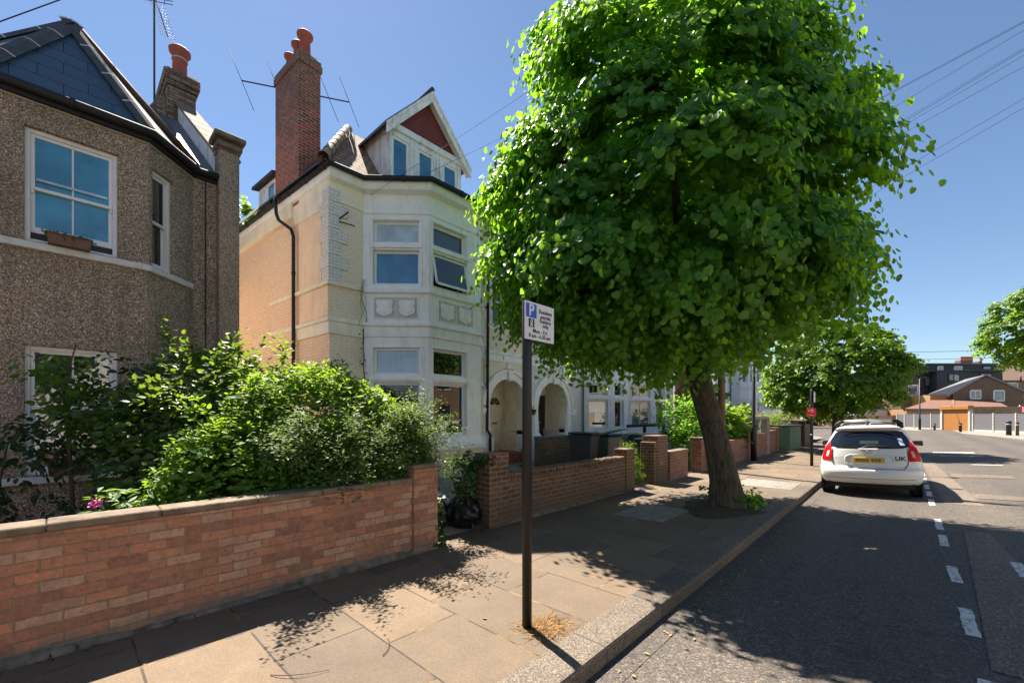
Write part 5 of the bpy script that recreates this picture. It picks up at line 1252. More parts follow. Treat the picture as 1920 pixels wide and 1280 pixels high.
        MB().tube([(-.46,1.75,1.62),(0,1.75,1.635),(.46,1.75,1.62)], .022, 8).tube([(-.46,1.75,1.62),(-.55,1.75,1.50)], .03, 6).tube([(.46,1.75,1.62),(.55,1.75,1.50)], .03, 6).build('roof_bar', 'rail_silver', T)
        MB().lathe([(.03,0),(.012,.05),(.006,.07)], (0,.72,1.52), 10).tube([(0,.72,1.57),(0,.60,1.78)], .004, 5).build('aerial', 'black_plastic', T)
        m = MB(); m.box(-.5,.5,.40,.43,1.455,1.462); m.build('brake_light', 'lens_red', T)
        # door mirrors
        for sg in (-1, 1):
            m = MB(); m.hexa([(sg*.74,2.45,1.00),(sg*.98,2.42,.98),(sg*.98,2.55,.98),(sg*.74,2.6,1.0),(sg*.74,2.45,1.10),(sg*.97,2.42,1.12),(sg*.96,2.55,1.11),(sg*.74,2.6,1.10)]); mo = m.build('door_mirror', 'black_plastic', T, .03, seg=3)
            MB().box(sg*.89-.06, sg*.89+.06, 2.418, 2.424, 1.0, 1.10).build('mirror_glass', 'glass_dark', mo)
    # side windows and wheels
    for sg in (-1, 1):
        m = MB(); 
        rws = []
        for z in np.linspace(1.08, 1.40, 6):
            rws.append([(sg*(np.interp(z, zz, hw)+.006), y, z) for y in np.linspace(.62+(z-1.08)*.8, 2.25-(z-1.08)*.3, 8)])
        m.grid(rws, True); m.build('side_window', 'car_glass', T)
        for y in (.72, length-.78):
            tx = MB().lathe([(.19,-.095),(.275,-.10),(.305,-.07),(.312,-.03),(.312,.03),(.305,.07),(.275,.10),(.19,.095)], (sg*.735, y, .312), 26, 'x').build('wheel', 'rubber', T)
            MB().lathe([(.0,-.05),(.05,-.06),(.19,-.03),(.20,.0),(.19,.04),(.0,.05)] if sg < 0 else [(.0,-.05),(.19,-.04),(.20,.0),(.19,.03),(.05,.06),(.0,.05)], (sg*.78, y, .312), 20, 'x').build('rim', 'alloy', tx)
            MB().lathe([(.36,-.03),(.36,.005)], (sg*.822, y, .34), 26, 'x').build('wheel_arch', 'rubber', tx)
    return T
car('parked_car', 'white hatchback with roof bar parked at kerb with its tail towards viewer', (-.53, 11.62, -.075), R(2.), 'paint_white', roll=-.036)
car('parked_car', 'dark blue car parked far ahead, roof just showing over white hatchback', (-3.1, 52., -.62), R(12), 'paint_blue', detail=False)
car('parked_car', 'silver car far ahead, right beside dark blue car roof', (-2.1, 60., -.55), R(14), 'paint_silver', detail=False)
x, y = cam_xy(56.6, 78.); car('parked_car', 'pale silver car side on across far end of road by tree', (x, y, -.12), R(118), 'paint_silver', detail=False)

# ------------------------------------------------------------------ bins, rubbish and small things
def wheelie(name, label, x, y, z, rz, mat, lid, open_=0., h=1.0):
    t = thing(name, label, 'wheelie bin', (x, y, z), 'wheelie bins', rz); w, d = .27, .33
    mb = MB(); mb.hexa([(-d*.78,-w*.82,.06),(d*.72,-w*.82,.06),(d*.72,w*.82,.06),(-d*.78,w*.82,.06),(-d,-w,h),(d,-w,h),(d,w,h),(-d,w,h)]); mb.box(-d*1.04,d*1.06,-w*1.05,w*1.05,h-.05,h)
    mb.build('bin_body', mat, t, .02)
    mb = MB()
    a = open_; c, s = math.cos(a), math.sin(a); L = 2*d+.06
    P = lambda u, q, k: (-d-.02+u*c-k*s, q, h+.01+u*s+k*c)
    mb.hexa([P(0,-w*1.06,0),P(L,-w*1.06,0),P(L,w*1.06,0),P(0,w*1.06,0),P(0,-w,.05),P(L*.9,-w,.045),P(L*.9,w,.045),P(0,w,.05)]); mb.build('lid', lid, t, .015)
    mb = MB(); mb.tube([(-d-.07,-w*.8,h-.06),(-d-.07,w*.8,h-.06)], .016, 6); mb.build('handle', mat, t)
    for q in (-1, 1): MB().lathe([(.0,-.02),(.1,-.025),(.1,.025),(0,.02)], (0,0,0), 14, 'x').build('wheel', 'rubber', t).matrix_local = Matrix.Translation((-d*.8, q*w*.86, .10)) @ Matrix.Rotation(R(90), 4, 'Z')
wheelie('wheelie_bin', 'dark wheelie bin with shut black lid nearest the porch', -6.15, 9.35, .12, R(8), 'bin_dark', 'black_plastic', .0, 1.05)
wheelie('wheelie_bin', 'grey fronted wheelie bin between two dark bins', -5.95, 10.15, .12, R(-14), 'bin_grey', 'bin_dark', .06, .98)
wheelie('wheelie_bin', 'dark wheelie bin with green lid tipped up behind weeds', -6.25, 11.1, .12, R(6), 'bin_dark', 'bin_green', .22, .98)
wheelie('wheelie_bin', 'dark bin with flat pale green lid at far end of bin row', -6.25, 12.4, .12, R(-8), 'bin_dark', 'bin_green', .05, .92)
wheelie('wheelie_bin', 'low bin with pale green lid beside brown stepped pier', -5.6, 11.9, .10, R(12), 'bin_dark', 'bin_green', .03, .84)
t = thing('crumpled_wrapper', 'crumpled clear plastic wrapper on top of dark wheelie bin', 'litter', (-6.0, 9.75, 1.2))
mb = MB(); P = [(random.uniform(-.1,.1), random.uniform(-.14,.14), random.uniform(0,.1)) for _ in range(14)]; mb.add(P, [(i,(i+3)%14,(i+5)%14) for i in range(14)]+[(i,(i+1)%14,(i+6)%14) for i in range(14)]); mb.build('film', 'white_litter', t)
t = thing('rail', 'black horizontal rail on short post in front of white bays', 'railing', (-7.0, 14.8, 0))
MB().box(-.03,.03,-1.5,1.6,1.26,1.36).build('top_rail', 'black_metal', t, .005); MB().box(-.04,.04,-.22,-.12,0,1.26).build('post', 'black_metal', t); MB().box(-.04,.04,1.45,1.55,0,1.26).build('post', 'black_metal', t)
wall_with_top('garden_wall', 'dark brown brick dividing wall in front of black porch door', (-8.0,9.75), (-8.0,13.6), .98, .2, 'brick_brown', 'lead_grey', group=None)
def sack(name, label, x, y, r, h, mat='bin_bag', seed=1):
    rr = random.Random(seed); t = thing(name, label, 'rubbish sack', (x, y, 0)); mb = MB(); rows = []
    for i in range(15):
        f = i/14; base = r*(math.sin(min(1, f*1.15+.12)*math.pi*.93)**.55 if f < .82 else .30+.5*(f-.82)*2)
        rows.append([(base*(1+.12*math.sin(3*a+f*5)+.09*math.sin(7*a+f*9)+.05*math.sin(13*a-f*6))*math.cos(a), base*(1+.12*math.sin(4*a+2+f*4)+.08*math.sin(9*a))*math.sin(a), h*f*(1+.04*math.sin(5*a))) for a in np.linspace(0, 2*math.pi, 41)])
    mb.grid(rows, True); mb.build('sack', mat, t); return t
s = sack('rubbish_sack', 'black plastic rubbish sack slumped against brown brick pier', -4.78, 4.05, .27, .60, seed=4)
s = sack('rubbish_sack', 'black rubbish sack with pale torn plastic over it beside orange pier', -4.98, 3.62, .25, .62, seed=9)
mb = MB(); mb.grid([[(-.25+.5*i/10, -.22+.42*j/10, .60-.22*abs(i/10-.5)-.30*max(0,abs(j/10-.5)-.2)+.03*math.sin(i*2.3+j*1.7)+.025*math.sin(i*4.1-j*3.)) for i in range(11)] for j in range(11)], True); mb.build('plastic_sheet', 'white_litter', s)
t = thing('crumpled_packet', 'crumpled blue packet on pavement by brown garden wall', 'litter', (-4.16, 8.55, 0))
mb = MB(); P = [(random.uniform(-.09,.09), random.uniform(-.14,.14), random.uniform(.005,.07)) for _ in range(16)]; mb.add(P, [(i,(i+2)%16,(i+5)%16) for i in range(16)]+[(i,(i+1)%16,(i+7)%16) for i in range(16)]); mb.build('wrapper', 'blue_litter', t)
MB().add(P[:6], [(0,1,2),(3,4,5)]).build('inner_side', 'white_litter', t)
t = thing('plant_pot', 'small dark potted shrub standing in front of cream porch', 'pot plant', (-6.55, 7.35, .12))
MB().lathe([(.10,0),(.14,.25),(.15,.27),(.13,.27)], (0,0,0), 14).build('pot', 'terracotta', t)
n = 60; p = np.stack([rng.normal(size=n)*.10, rng.normal(size=n)*.10, rng.uniform(.3,.85,n)], 1); leaves('foliage', *sprays(p, nrm(rdir(n)+np.array([0,0,.4])), .12, .4, 4, .05), 'leaf_dark', t, OVAL)
MB().tube([(0,0,.2),(.02,.02,.8)], .012, 5).build('stem', 'bark', t)
# dry grass round the sign pole; fallen leaves along the gutter
n = 1100; a = rng.uniform(0, 6.28, n); r_ = np.abs(rng.normal(size=n))*.075+.02
p = np.stack([-2.05+r_*np.cos(a)*1.1+rng.normal(size=n)*.04, 2.58+r_*np.sin(a)*1.3+rng.normal(size=n)*.05, np.full(n, .004)], 1); 
tag(leaves('dry_grass', p, nrm(rdir(n)*np.array([1,1,.16])+np.array([0,0,.05])), nrm(rdir(n)*.4+np.array([0,0,1.])), rng.uniform(.03,.09,n), 'dry_grass', None, STRAW, 'stuff'), 'tuft of dry straw coloured grass at foot of sign pole', 'grass')
n = 330; y = rng.uniform(1.5, 16, n); x = np.where(rng.random(n) < .6, -1.43+np.abs(rng.normal(size=n))*.10, rng.uniform(-4.3, 1.5, n))
z = np.array([road_z(q)+.012 if q > -1.55 else .008 for q in x])
tag(leaves('fallen_leaves', np.stack([x, y, z], 1), nrm(rdir(n)*np.array([1,1,.12])), nrm(rdir(n)*.25+np.array([0,0,1.])), rng.uniform(.018,.048,n), 'dead_leaf', None, OVAL, 'stuff'), 'fallen leaves scattered along gutter and pavement', 'leaves')
n = 260; y = rng.uniform(-2, 9, n); x = np.where(y < 3., -4.26, -4.40)+np.abs(rng.normal(size=n))*.03
tag(leaves('joint_weeds', np.stack([x, y, np.full(n, .004)], 1), nrm(rdir(n)*np.array([1,1,.4])+np.array([0,0,.2])), nrm(rdir(n)*.5+np.array([0,0,1.])), rng.uniform(.02,.05,n), 'leaf_dark', None, LANCE, 'stuff'), 'tiny weeds along foot of the brick walls', 'weeds')
for i, (x, y, L, a) in enumerate(((-2.95,.9,.36,.4),(-2.62,1.5,.24,2.0),(-4.0,9.2,.6,.5))):
    mb = MB(); q = [(x+L*f*math.cos(a+.5*f), y+L*f*math.sin(a+.5*f), .006+.012*math.sin(f*3)) for f in np.linspace(0, 1, 7)]; mb.tube(q, [.003,.003,.003,.0025,.002,.002,.0015], 5)
    tag(mb.build('twig', 'timber_brown'), 'thin dry twig lying on the pavement', 'twig', 'twigs on the pavement')
# ------------------------------------------------------------------ trees
def trunk_mesh(par, pts, rad, seed=3, n=26, mat='bark'):
    rr = random.Random(seed); ph = [rr.uniform(0, 6.28) for _ in range(6)]
    P = [Vector(p) for p in pts]; mb = MB(); rows = []; m = 34
    for i in range(m+1):
        f = i/m*(len(P)-1); k = min(int(f), len(P)-2); t = f-k
        t2 = t*t*(3-2*t)*.3+t*.7
        c = P[k].lerp(P[k+1], t2); r = rad[k]*(1-t)+rad[k+1]*t; flare = max(0, 1-i/m*7)
        rows.append([(c.x+r*(1+.05*math.sin(3*a+ph[0]+i*.1)+.045*math.sin(7*a+ph[1]+i*.07)+.03*math.sin(13*a+ph[2])+flare*.25*max(0, math.sin(4*a+ph[3])))*math.cos(a), c.y+r*(1+.05*math.sin(3*a+ph[0]+i*.1)+.045*math.sin(7*a+ph[1]+i*.07)+.03*math.sin(13*a+ph[2])+flare*.25*max(0, math.sin(4*a+ph[3])))*math.sin(a), c.z) for a in np.linspace(0, 2*math.pi, n+1)])
    mb.grid(rows, True); return mb.build('trunk', mat, par)
def tree(name, label, base, trunk, rad, c, rx, ry, zlo, zhi, n, leaf, lsize, nodes=9, length=.75, droop=.55, group=None, limbs=8, shape=HEART, inner=.2, lump=.10, hang=.75, pendant=0, pwu=None, boughs=0, br=.95):
    T = thing(name, label, 'tree', base, group); b = np.array(base)
    trunk_mesh(T, [tuple(np.array(p)-b) for p in trunk], rad)
    cc = np.array(c)-b
    p, o = crown_surface(cc, rx, ry, zlo-b[2], zhi-b[2], n, lump=lump, pwu=pwu)
    q = np.where(rng.random(n) < inner, rng.uniform(.45, .8, n), rng.uniform(.80, .98, n))
    p = cc+(p-cc)*q[:, None]
    # gather shoots towards bough centres so that the crown breaks into clumps with dark gaps
    cen = p[rng.choice(n, max(30, n//24))]
    d2 = ((p[:, None, :]-cen[None])**2).sum(2); j = d2.argmin(1); 
    p = p+(cen[j]-p)*.30
    outs = nrm(o*1.0+rdir(n)*.45+np.array([0, 0, .12]))
    if boughs:       # most shoots sit on separate boughs: domes with sunlit tops and shaded hollows between
        q, qo = crown_surface(cc, rx, ry, zlo-b[2], zhi-b[2], boughs*8, lump=.05, pwu=pwu)
        pick = [0]; dmin = ((q-q[0])**2).sum(1)
        while len(pick) < boughs: k = int(dmin.argmax()); pick.append(k); dmin = np.minimum(dmin, ((q-q[k])**2).sum(1))
        bc = cc+(q[pick]-cc)*rng.uniform(.70, .84, (boughs, 1)); bo = qo[pick]; rr = br*rng.uniform(.75, 1.2, boughs)
        m = int(n*.66); k = rng.integers(0, boughs, m); d = rdir(m)
        flip = (d*bo[k]).sum(1) < -.25; d[flip] -= 2*((d*bo[k]).sum(1)[:, None]*bo[k])[flip]
        d[:, 2] = np.where(d[:, 2] < -.35, -d[:, 2], d[:, 2])
        p[:m] = bc[k]+d*(rr[k]*rng.uniform(.72, 1., m))[:, None]*np.array([1, 1, .72])
        outs[:m] = nrm(d*.75+bo[k]*.5+rdir(m)*.35)
    arr = sprays(p-outs*length*.45, outs, length, droop, nodes, lsize, .75, hang)
    if pendant:      # longer shoots that hang clear of the crown
        pp, po = crown_surface(cc, rx, ry, zlo-b[2], zhi-b[2], pendant, lump=lump, pwu=pwu)
        pp = cc+(pp-cc)*.90; a2 = sprays(pp-po*.25, nrm(po+rdir(pendant)*.3+np.array([0,0,.3])), .80, .95, 17, lsize*.9, .8, hang)
        arr = [np.concatenate([x, y]) for x, y in zip(arr, a2)]
    leaves('crown', *arr, leaf, T, shape)
    top = Vector(trunk[-1])-Vector(base); low = Vector(trunk[-2])-Vector(base); mb = MB()
    for i in range(limbs):
        a = i*2.4+.3; s = low.lerp(top, .25+.75*random.random()); e = Vector(cc)+Vector((rx*.58*math.cos(a), ry*.58*math.sin(a), random.uniform(-.25, .5)*(zhi-c[2])))
        m = s.lerp(e, .45)+Vector((0, 0, .35)); r0 = rad[-1]*.55
        mb.tube([s, m, e], [r0, r0*.6, r0*.18], 7)
        for k in range(4):
            f = m.lerp(e, random.random()); g = f+Vector((random.uniform(-1,1), random.uniform(-1,1), random.uniform(-.3,1))).normalized()*rx*.26; mb.tube([f, g], [r0*.25, r0*.08], 5)
    # upright leader
    mb.tube([low, top, top.lerp(Vector((cc[0], cc[1], zhi-b[2])), .7)], [rad[-1]*.95, rad[-1]*.7, rad[-1]*.15], 9)
    mb.build('limb', 'bark', T)
    return T
rng = np.random.default_rng(77); random.seed(5)
T = tree('lime_tree', 'big dense lime street tree with leaning trunk growing from pavement pit', (-2.35, 8.25, 0), [(-2.35,8.25,-.05),(-2.37,8.18,.45),(-2.45,7.98,1.2),(-2.60,7.68,2.1),(-2.80,7.42,3.4)], [.33,.25,.205,.195,.165],
     (-3.24,7.38,4.45), 2.88, 2.88, 2.66, 9.25, 12000, 'leaf_lime', .126, 9, .60, .62, inner=.45, lump=.08, pendant=50, pwu=2.2, boughs=48, br=.88)
# shoots from the foot of the trunk
p, o = blob_points([((.32,-.05,.16),(.22,.3,.22)),((.30,.35,.12),(.2,.22,.16)),((-.28,-.1,.3),(.1,.1,.2))], 60, .3)
leaves('basal_shoots', *sprays(p, nrm(o+np.array([0,0,.4])), .16, .5, 4, .085), 'leaf_lime', T, HEART)
tree('street_tree', 'rounded lime tree beyond white car with low drooping skirt', (-2.3, 24.8, 0), [(-2.3,24.8,-.05),(-2.3,24.8,.6),(-2.25,24.8,1.6),(-2.2,24.9,2.6)], [.30,.24,.21,.17],
     (-2.55,24.8,3.55), 2.75, 2.8, 1.7, 6.1, 3000, 'leaf_far', .17, 8, .60, .45, 'street trees further along', inner=.4, lump=.08, boughs=34, br=.85)
tree('street_tree', 'bright street tree crown at right edge across the road', (7.1, 46., 0), [(7.1,46,-.05),(7.1,46,1.5),(7.0,46,3.5),(7.0,46,5.5)], [.28,.24,.2,.16],
     (7.0,46,7.4), 3.0, 3.0, 4.9, 10.9, 2300, 'leaf_far', .2, 8, .70, .4, 'street trees further along', lump=.08, boughs=30, br=.95)
tree('garden_tree', 'tree top showing between the two houses behind dark gutter', (-28.6, 7.3, 0), [(-28.6,7.3,-.05),(-28.6,7.3,4),(-28.6,7.3,7),(-28.6,7.3,9)], [.3,.25,.2,.15],
     (-28.6,7.3,11.2), 2.6, 2.6, 8.2, 14.4, 420, 'leaf_far', .32, 7, 1.1, .3)
for k, (px, d, r, zt, lb) in enumerate(((1450,66,5.,9.6,'dark tree rising behind pale bay house down the street'),(1530,78,6.,10.6,'broad dark tree at far end of street behind lime tree'),(1600,92,6.,9.2,'distant tree over yellow brick wall'))):
    x, y = cam_xy((px-960)/787*d, d)
    tree('garden_tree', lb, (x, y, 0), [(x,y,-.3),(x,y,1),(x,y,2.5),(x,y,3.5)], [.35,.3,.25,.2], (x,y,zt*.5), r, r, 1.2, zt, 520, 'leaf_far', .42, 7, 1.5, .35, 'trees at the far end')

# ------------------------------------------------------------------ shrubs in the front gardens
bush('shrub', 'tall dark leaved shrub with sunlit top against pebbledash wall', 'shrub', (-7.0, .9, .08),
     [((-6.9,1.25,1.5),(.80,.80,1.1)),((-6.4,.75,1.2),(.6,.55,.90)),((-7.2,1.75,1.6),(.7,.6,1.0)),((-6.15,1.45,1.35),(.6,.65,1.05)),((-6.7,.25,1.75),(.35,.40,.28))], 2600, .12, 'leaf_viburnum', OVAL, .28, .2, 5, stems=7, up=.35, inner=.65,
     twig=[((-7.0,.2,2.0),(.1,-.5,.35),.6,4),((-7.1,1.0,2.45),(.05,-.2,1),.45,6),((-7.2,1.7,2.55),(.1,.2,1),.4,6),((-6.6,.1,2.0),(.2,-.8,.25),.6,4),((-6.2,1.3,2.3),(.1,.1,1),.4,6),((-6.2,1.6,2.3),(.2,.3,.9),.4,6)])
bush('shrub', 'bright yellow green rounded shrub filling corner behind orange wall', 'shrub', (-5.7, 2.0, .08),
     [((-5.45,2.1,1.22),(.75,1.05,1.08)),((-5.2,1.3,.85),(.6,.75,.80)),((-5.6,2.8,1.2),(.70,.75,.95)),((-5.0,2.1,.85),(.45,1.05,.78)),((-6.1,2.5,1.5),(.6,.8,.8))], 6200, .086, 'leaf_bush', OVAL, .16, .10, 6, stems=9, up=.35, inner=.80,
     twig=[((-5.8,1.9,2.25),(.1,-.1,1),.35,7),((-6.0,2.7,2.2),(.1,.1,1),.3,8),((-5.5,1.0,1.6),(.2,-.5,.8),.35,6)])
bush('shrub', 'small leaved arching shrub spilling over capped end pier of orange wall', 'shrub', (-4.95, 2.75, .08),
     [((-4.80,2.55,1.05),(.45,.72,.55)),((-4.72,3.0,1.1),(.40,.45,.52)),((-4.62,2.1,1.0),(.36,.55,.38)),((-4.85,3.1,1.45),(.30,.36,.38)),((-4.75,1.7,1.35),(.30,.45,.25))], 3600, .052, 'leaf_small', OVAL, .22, .15, 9, stems=7, up=.3, inner=.5,
     twig=[((-4.9,3.3,1.6),(.15,.35,.55),.50,14),((-4.85,3.3,1.45),(.25,.75,.35),.62,14),((-4.8,3.35,1.25),(.35,.8,.12),.60,14),((-4.7,3.3,1.0),(.3,.8,.05),.55,12),((-4.75,2.9,1.45),(.3,.2,.7),.5,12),((-4.6,2.6,1.1),(.8,.1,.15),.45,10),((-4.55,2.1,1.0),(.8,-.2,.1),.4,10),((-4.75,1.9,1.5),(.6,-.6,.35),.6,14),((-4.6,2.2,1.45),(.8,-.2,.4),.55,14),((-4.5,1.6,1.35),(.7,-.5,.3),.6,10),((-4.6,2.7,1.6),(.8,.2,.5),.6,14),((-4.45,3.0,1.4),(.8,.4,.3),.6,12),((-4.6,3.0,1.15),(.75,.25,.3),.5,10)])
# young tree in front of the ground floor window
t = thing('young_tree', 'young thin stemmed tree with dark leaves in front of lower window', 'tree', (-7.0, .05, .08))
MB().tube([(0,0,-.05),(.02,.02,.55),(0,0,1.1),(-.05,-.05,1.9),(0,.05,2.4)], [.026,.022,.02,.014,.006], 7).tube([(0,0,1.0),(.05,-.35,1.4),(.1,-.6,1.5)], [.012,.009,.004], 5).tube([(.2,-.55,-.05),(.15,-.5,.9),(.1,-.45,1.3)], [.016,.012,.006], 5).tube([(0,0,1.2),(.1,.35,1.9),(.1,.6,2.1)], [.012,.008,.004], 5).build('trunk', 'bark', t)
p, o = blob_points([((.05,-.45,1.1),(.35,.42,.42)),((.0,.0,1.25),(.32,.35,.40)),((.1,-.7,.75),(.3,.35,.3)),((.02,.35,2.05),(.3,.5,.22)),((0,.15,.45),(.3,.5,.22))], 170, .2)
leaves('crown', *sprays(p, nrm(o+rdir(len(p))*.4+np.array([0,0,.2])), .26, .5, 6, .10), 'leaf_dark', t, OVAL)
t = thing('peony', 'pale leaved flowering plant with pink bloom just above wall coping', 'plant', (-5.15, .38, .08))
m = MB(); p = []; 
for a in np.linspace(0, 6.28, 10)[:-1]:
    e = Vector((.13*math.cos(a), .20*math.sin(a), .80+.10*math.sin(a*2.1))); m.tube([(0,0,0), e*.55+Vector((0,0,.15)), e], [.008,.006,.004], 5); p.append(tuple(e))
m.build('stem', 'leaf_bush', t); p = np.array(p)
arr = sprays(np.repeat(p, 5, 0), nrm(rdir(len(p)*5)*np.array([1,1,.35])), .10, .3, 3, .11, .2, .0); arr[2] = nrm(arr[2]*.3+np.array([.3,0,1.])); leaves('foliage', *arr, 'leaf_bush', t, LANCE)
q = rdir(34)*.028+np.array([.22,-.20,.84]); leaves('bloom', q, rdir(34), rdir(34), np.full(34,.032), 'pink_petal', t, OVAL)
n = 90; p = np.stack([rng.uniform(-6.2,-4.8,n), rng.uniform(-3,1.2,n), np.full(n,.1)], 1)
tag(leaves('ground_cover', *sprays(p, nrm(rdir(n)+np.array([0,0,.9])), .30, .4, 5, .07), 'leaf_dark', None, OVAL, 'stuff'), 'low dark plants on soil behind orange garden wall', 'ground cover')
bush('ivy', 'dark ivy draped over brown brick pier by the gateway', 'ivy', (-4.62, 4.05, .05), [((-4.72,4.02,.95),(.22,.32,.22)),((-4.62,3.95,.70),(.16,.26,.22)),((-4.5,4.2,1.02),(.12,.2,.10))], 120, .062, 'leaf_ivy', HEART, .16, .6, 5, stems=2, up=0., inner=.3)
bush('ivy', 'ivy and weeds climbing end of orange wall beside rubbish sacks', 'ivy', (-4.45, 3.28, .02), [((-4.42,3.26,.28),(.13,.14,.28)),((-4.40,3.24,.12),(.17,.18,.16)),((-4.55,3.3,.55),(.12,.14,.16))], 110, .050, 'leaf_ivy', HEART, .14, .6, 5, stems=2, up=0., inner=.3)
bush('weeds', 'bright green weeds hanging in narrow gap between two brown piers', 'weeds', (-4.75, 9.35, .05), [((-4.72,9.3,.55),(.22,.30,.42)),((-4.66,9.35,.22),(.2,.3,.25)),((-4.85,9.3,.95),(.2,.25,.18))], 300, .05, 'weed', LANCE, .24, .9, 7, stems=3, up=.1, inner=.3, stem_mat='leaf_bush')
bush('hedge', 'glossy green laurel hedge left of big tree trunk', 'hedge', (-5.4, 14.2, .1), [((-5.5,13.9,1.45),(.65,.95,.85)),((-5.4,14.8,1.6),(.65,.9,.9)),((-5.0,13.5,1.0),(.5,.8,.65)),((-5.3,15.3,1.6),(.6,.7,.85))], 1000, .12, 'leaf_lime', OVAL, .3, .1, 6, stems=5, up=.6, inner=.5)
bush('hedge', 'bright broad leaved shrub behind trunk on wall by lamp post', 'hedge', (-5.1, 18.2, .1), [((-5.1,17.2,1.4),(.6,1.0,.75)),((-5.0,18.4,1.35),(.6,1.1,.65)),((-5.0,19.5,1.5),(.6,1.0,.65)),((-4.75,17.6,1.0),(.45,.9,.45))], 560, .15, 'leaf_bush', HEART, .32, .3, 6, stems=5, up=.5, inner=.5)
bush('shrub', 'flower bed shrubs with pale pink roses above far garden walls', 'shrub', (-5.3, 22.6, .1), [((-5.3,21.9,1.35),(.5,.8,.45)),((-5.3,23.0,1.25),(.5,.8,.4))], 240, .085, 'leaf_dark', OVAL, .3, .2, 6, stems=4, up=.5)
n = 120; q = np.stack([-5.2+rng.normal(size=n)*.25, 21.9+rng.normal(size=n)*.35, 1.6+rng.normal(size=n)*.14], 1); tag(leaves('rose_blooms', q, rdir(n), rdir(n), np.full(n,.09), 'rose_petal', None, OVAL, 'stuff'), 'pale pink roses over the far wall', 'roses')
bush('shrub', 'low green shrub above pale red wall by green store', 'shrub', (-5.2, 24.6, .1), [((-5.2,24.3,1.35),(.5,.8,.42)),((-5.3,25.4,1.4),(.5,.8,.42))], 240, .09, 'leaf_bush', OVAL, .3, .2, 6, stems=4, up=.5)
bush('shrub', 'yellow leaved rounded shrub above brown gate', 'shrub', (-5.3, 28., .1), [((-5.2,27.6,1.5),(.6,1.1,.55)),((-5.2,29.,1.4),(.6,1.0,.5))], 280, .10, 'leaf_yellow', OVAL, .3, .15, 6, stems=4, up=.5)
# ------------------------------------------------------------------ far side of the road
P0 = Vector((-.35, 79., 0)); E1 = Vector((.48402, -.87506, 0)); E2 = Vector((.87506, .48402, 0))
def fp(s, o, z): p = P0+E1*s+E2*o; return (p.x, p.y, z)
def fence_box(mb, s0, s1, o0, o1, z0, z1): return mb.hexa([fp(s0,o0,z0),fp(s1,o0,z0),fp(s1,o1,z0),fp(s0,o1,z0),fp(s0,o0,z1),fp(s1,o0,z1),fp(s1,o1,z1),fp(s0,o1,z1)])
def fence(label, posts):
    t = thing('fence', label, 'fence', tuple(P0)); t.location = (0,0,0)
    for s in posts: fence_box(MB(), s-.07, s+.07, -.08, .08, -.1, 1.98).build('post', 'concrete_post', t)
    for a, b in zip(posts[:-1], posts[1:]):
        fence_box(MB(), a+.07, b-.07, -.03, .03, .20, 1.90).build('board_panel', 'fence_boards', t)
        fence_box(MB(), a+.07, b-.07, -.035, .035, -.1, .20).build('gravel_board', 'concrete_post', t)
fence('grey board fence with pale posts left of orange garage shutter', [-.9, .75, 2.7, 5.75, 7.35])
fence('grey board fence with pale posts right of orange garage shutter', [12.1, 14.7, 17.26, 19.7, 22., 24.5])
t = thing('garage', 'orange garage front with roller shutter and box hood', 'garage', tuple(P0)); t.location = (0,0,0)
fence_box(MB(), 7.7, 11.55, -.02, .06, -.05, 2.45).build('shutter', 'roller_slats', t)
fence_box(MB(), 7.45, 11.8, -.25, .25, 2.42, 2.86).build('hood', 'shutter_orange', t, .03)
fence_box(MB(), 7.45, 7.7, -.12, .2, -.05, 2.42).build('jamb', 'concrete_post', t); fence_box(MB(), 11.55, 11.8, -.12, .2, -.05, 2.42).build('jamb', 'concrete_post', t)
fence_box(MB(), 7.5, 11.75, .26, 4.5, -.05, 2.7).build('body', 'brick_stock', t)
def post(name, label, cat, s, o, h, r, mat, group=None):
    p = fp(s, o, 0); t = thing(name, label, cat, p, group); MB().lathe([(r,-.1),(r,h*.9),(r*1.08,h*.93),(r*.5,h)], (0,0,0), 10).build('post', mat, t); MB().lathe([(r*1.03,h*.72),(r*1.03,h*.80)], (0,0,0), 10).build('band', 'concrete_post', t)
post('bollard', 'short dark bollard left of the orange shutter', 'bollard', 10.6, -2.6, .85, .10, 'timber_brown', 'bollards by the far kerb')
post('bollard', 'short black bollard right of the orange shutter', 'bollard', 15.0, -3., .95, .11, 'black_metal', 'bollards by the far kerb')
post('bollard', 'grey timber bollard beside black post at right edge', 'bollard', 24.2, -5., 1.2, .10, 'timber_brown', 'bollards by the far kerb')
p = fp(7.8, -2.4, 0); lamp_post('lamp_post', 'distant brown lamp post standing before grey fence and garage', p[0], p[1], 6.2, .07, 1.3, (.5,.3))
post('bollard', 'thick black post at right edge in front of pale fence post', 'bollard', 23.4, -5., 1.25, .17, 'black_metal', 'bollards by the far kerb')
# buildings standing square to the view; r = metres to the right of the view axis, d = metres away
def C3(px, py, d): x, y = cam_xy((px-960)/787*d, d); return (x, y, 1.65+(780-py)*d/787)
def back(p, t): return (p[0]-SN*t, p[1]+CS*t, p[2])
def slab(mb, poly, d, t):
    f = [C3(a, b, d) for a, b in poly]; mb.prism(f, (-SN*t, CS*t, 0)); return mb
def rect(mb, x0, x1, y0, y1, d, t): return slab(mb, [(x0,y1),(x1,y1),(x1,y0),(x0,y0)], d, t)
def win(par, x0, x1, y0, y1, d, glass='glass_far', split=None, frame='upvc_white'):
    mb = MB(); w = 1.6
    for a in ((x0,x1,y0,y0+w),(x0,x1,y1-w,y1),(x0,x0+w,y0,y1),(x1-w,x1,y0,y1)): rect(mb, *a, d-.08, .12)
    if split: rect(mb, split-.6, split+.6, y0, y1, d-.06, .1)
    o = mb.build('window', frame, par); rect(MB(), x0+1, x1-1, y0+1, y1-1, d-.03, .06).build('pane', glass, o)
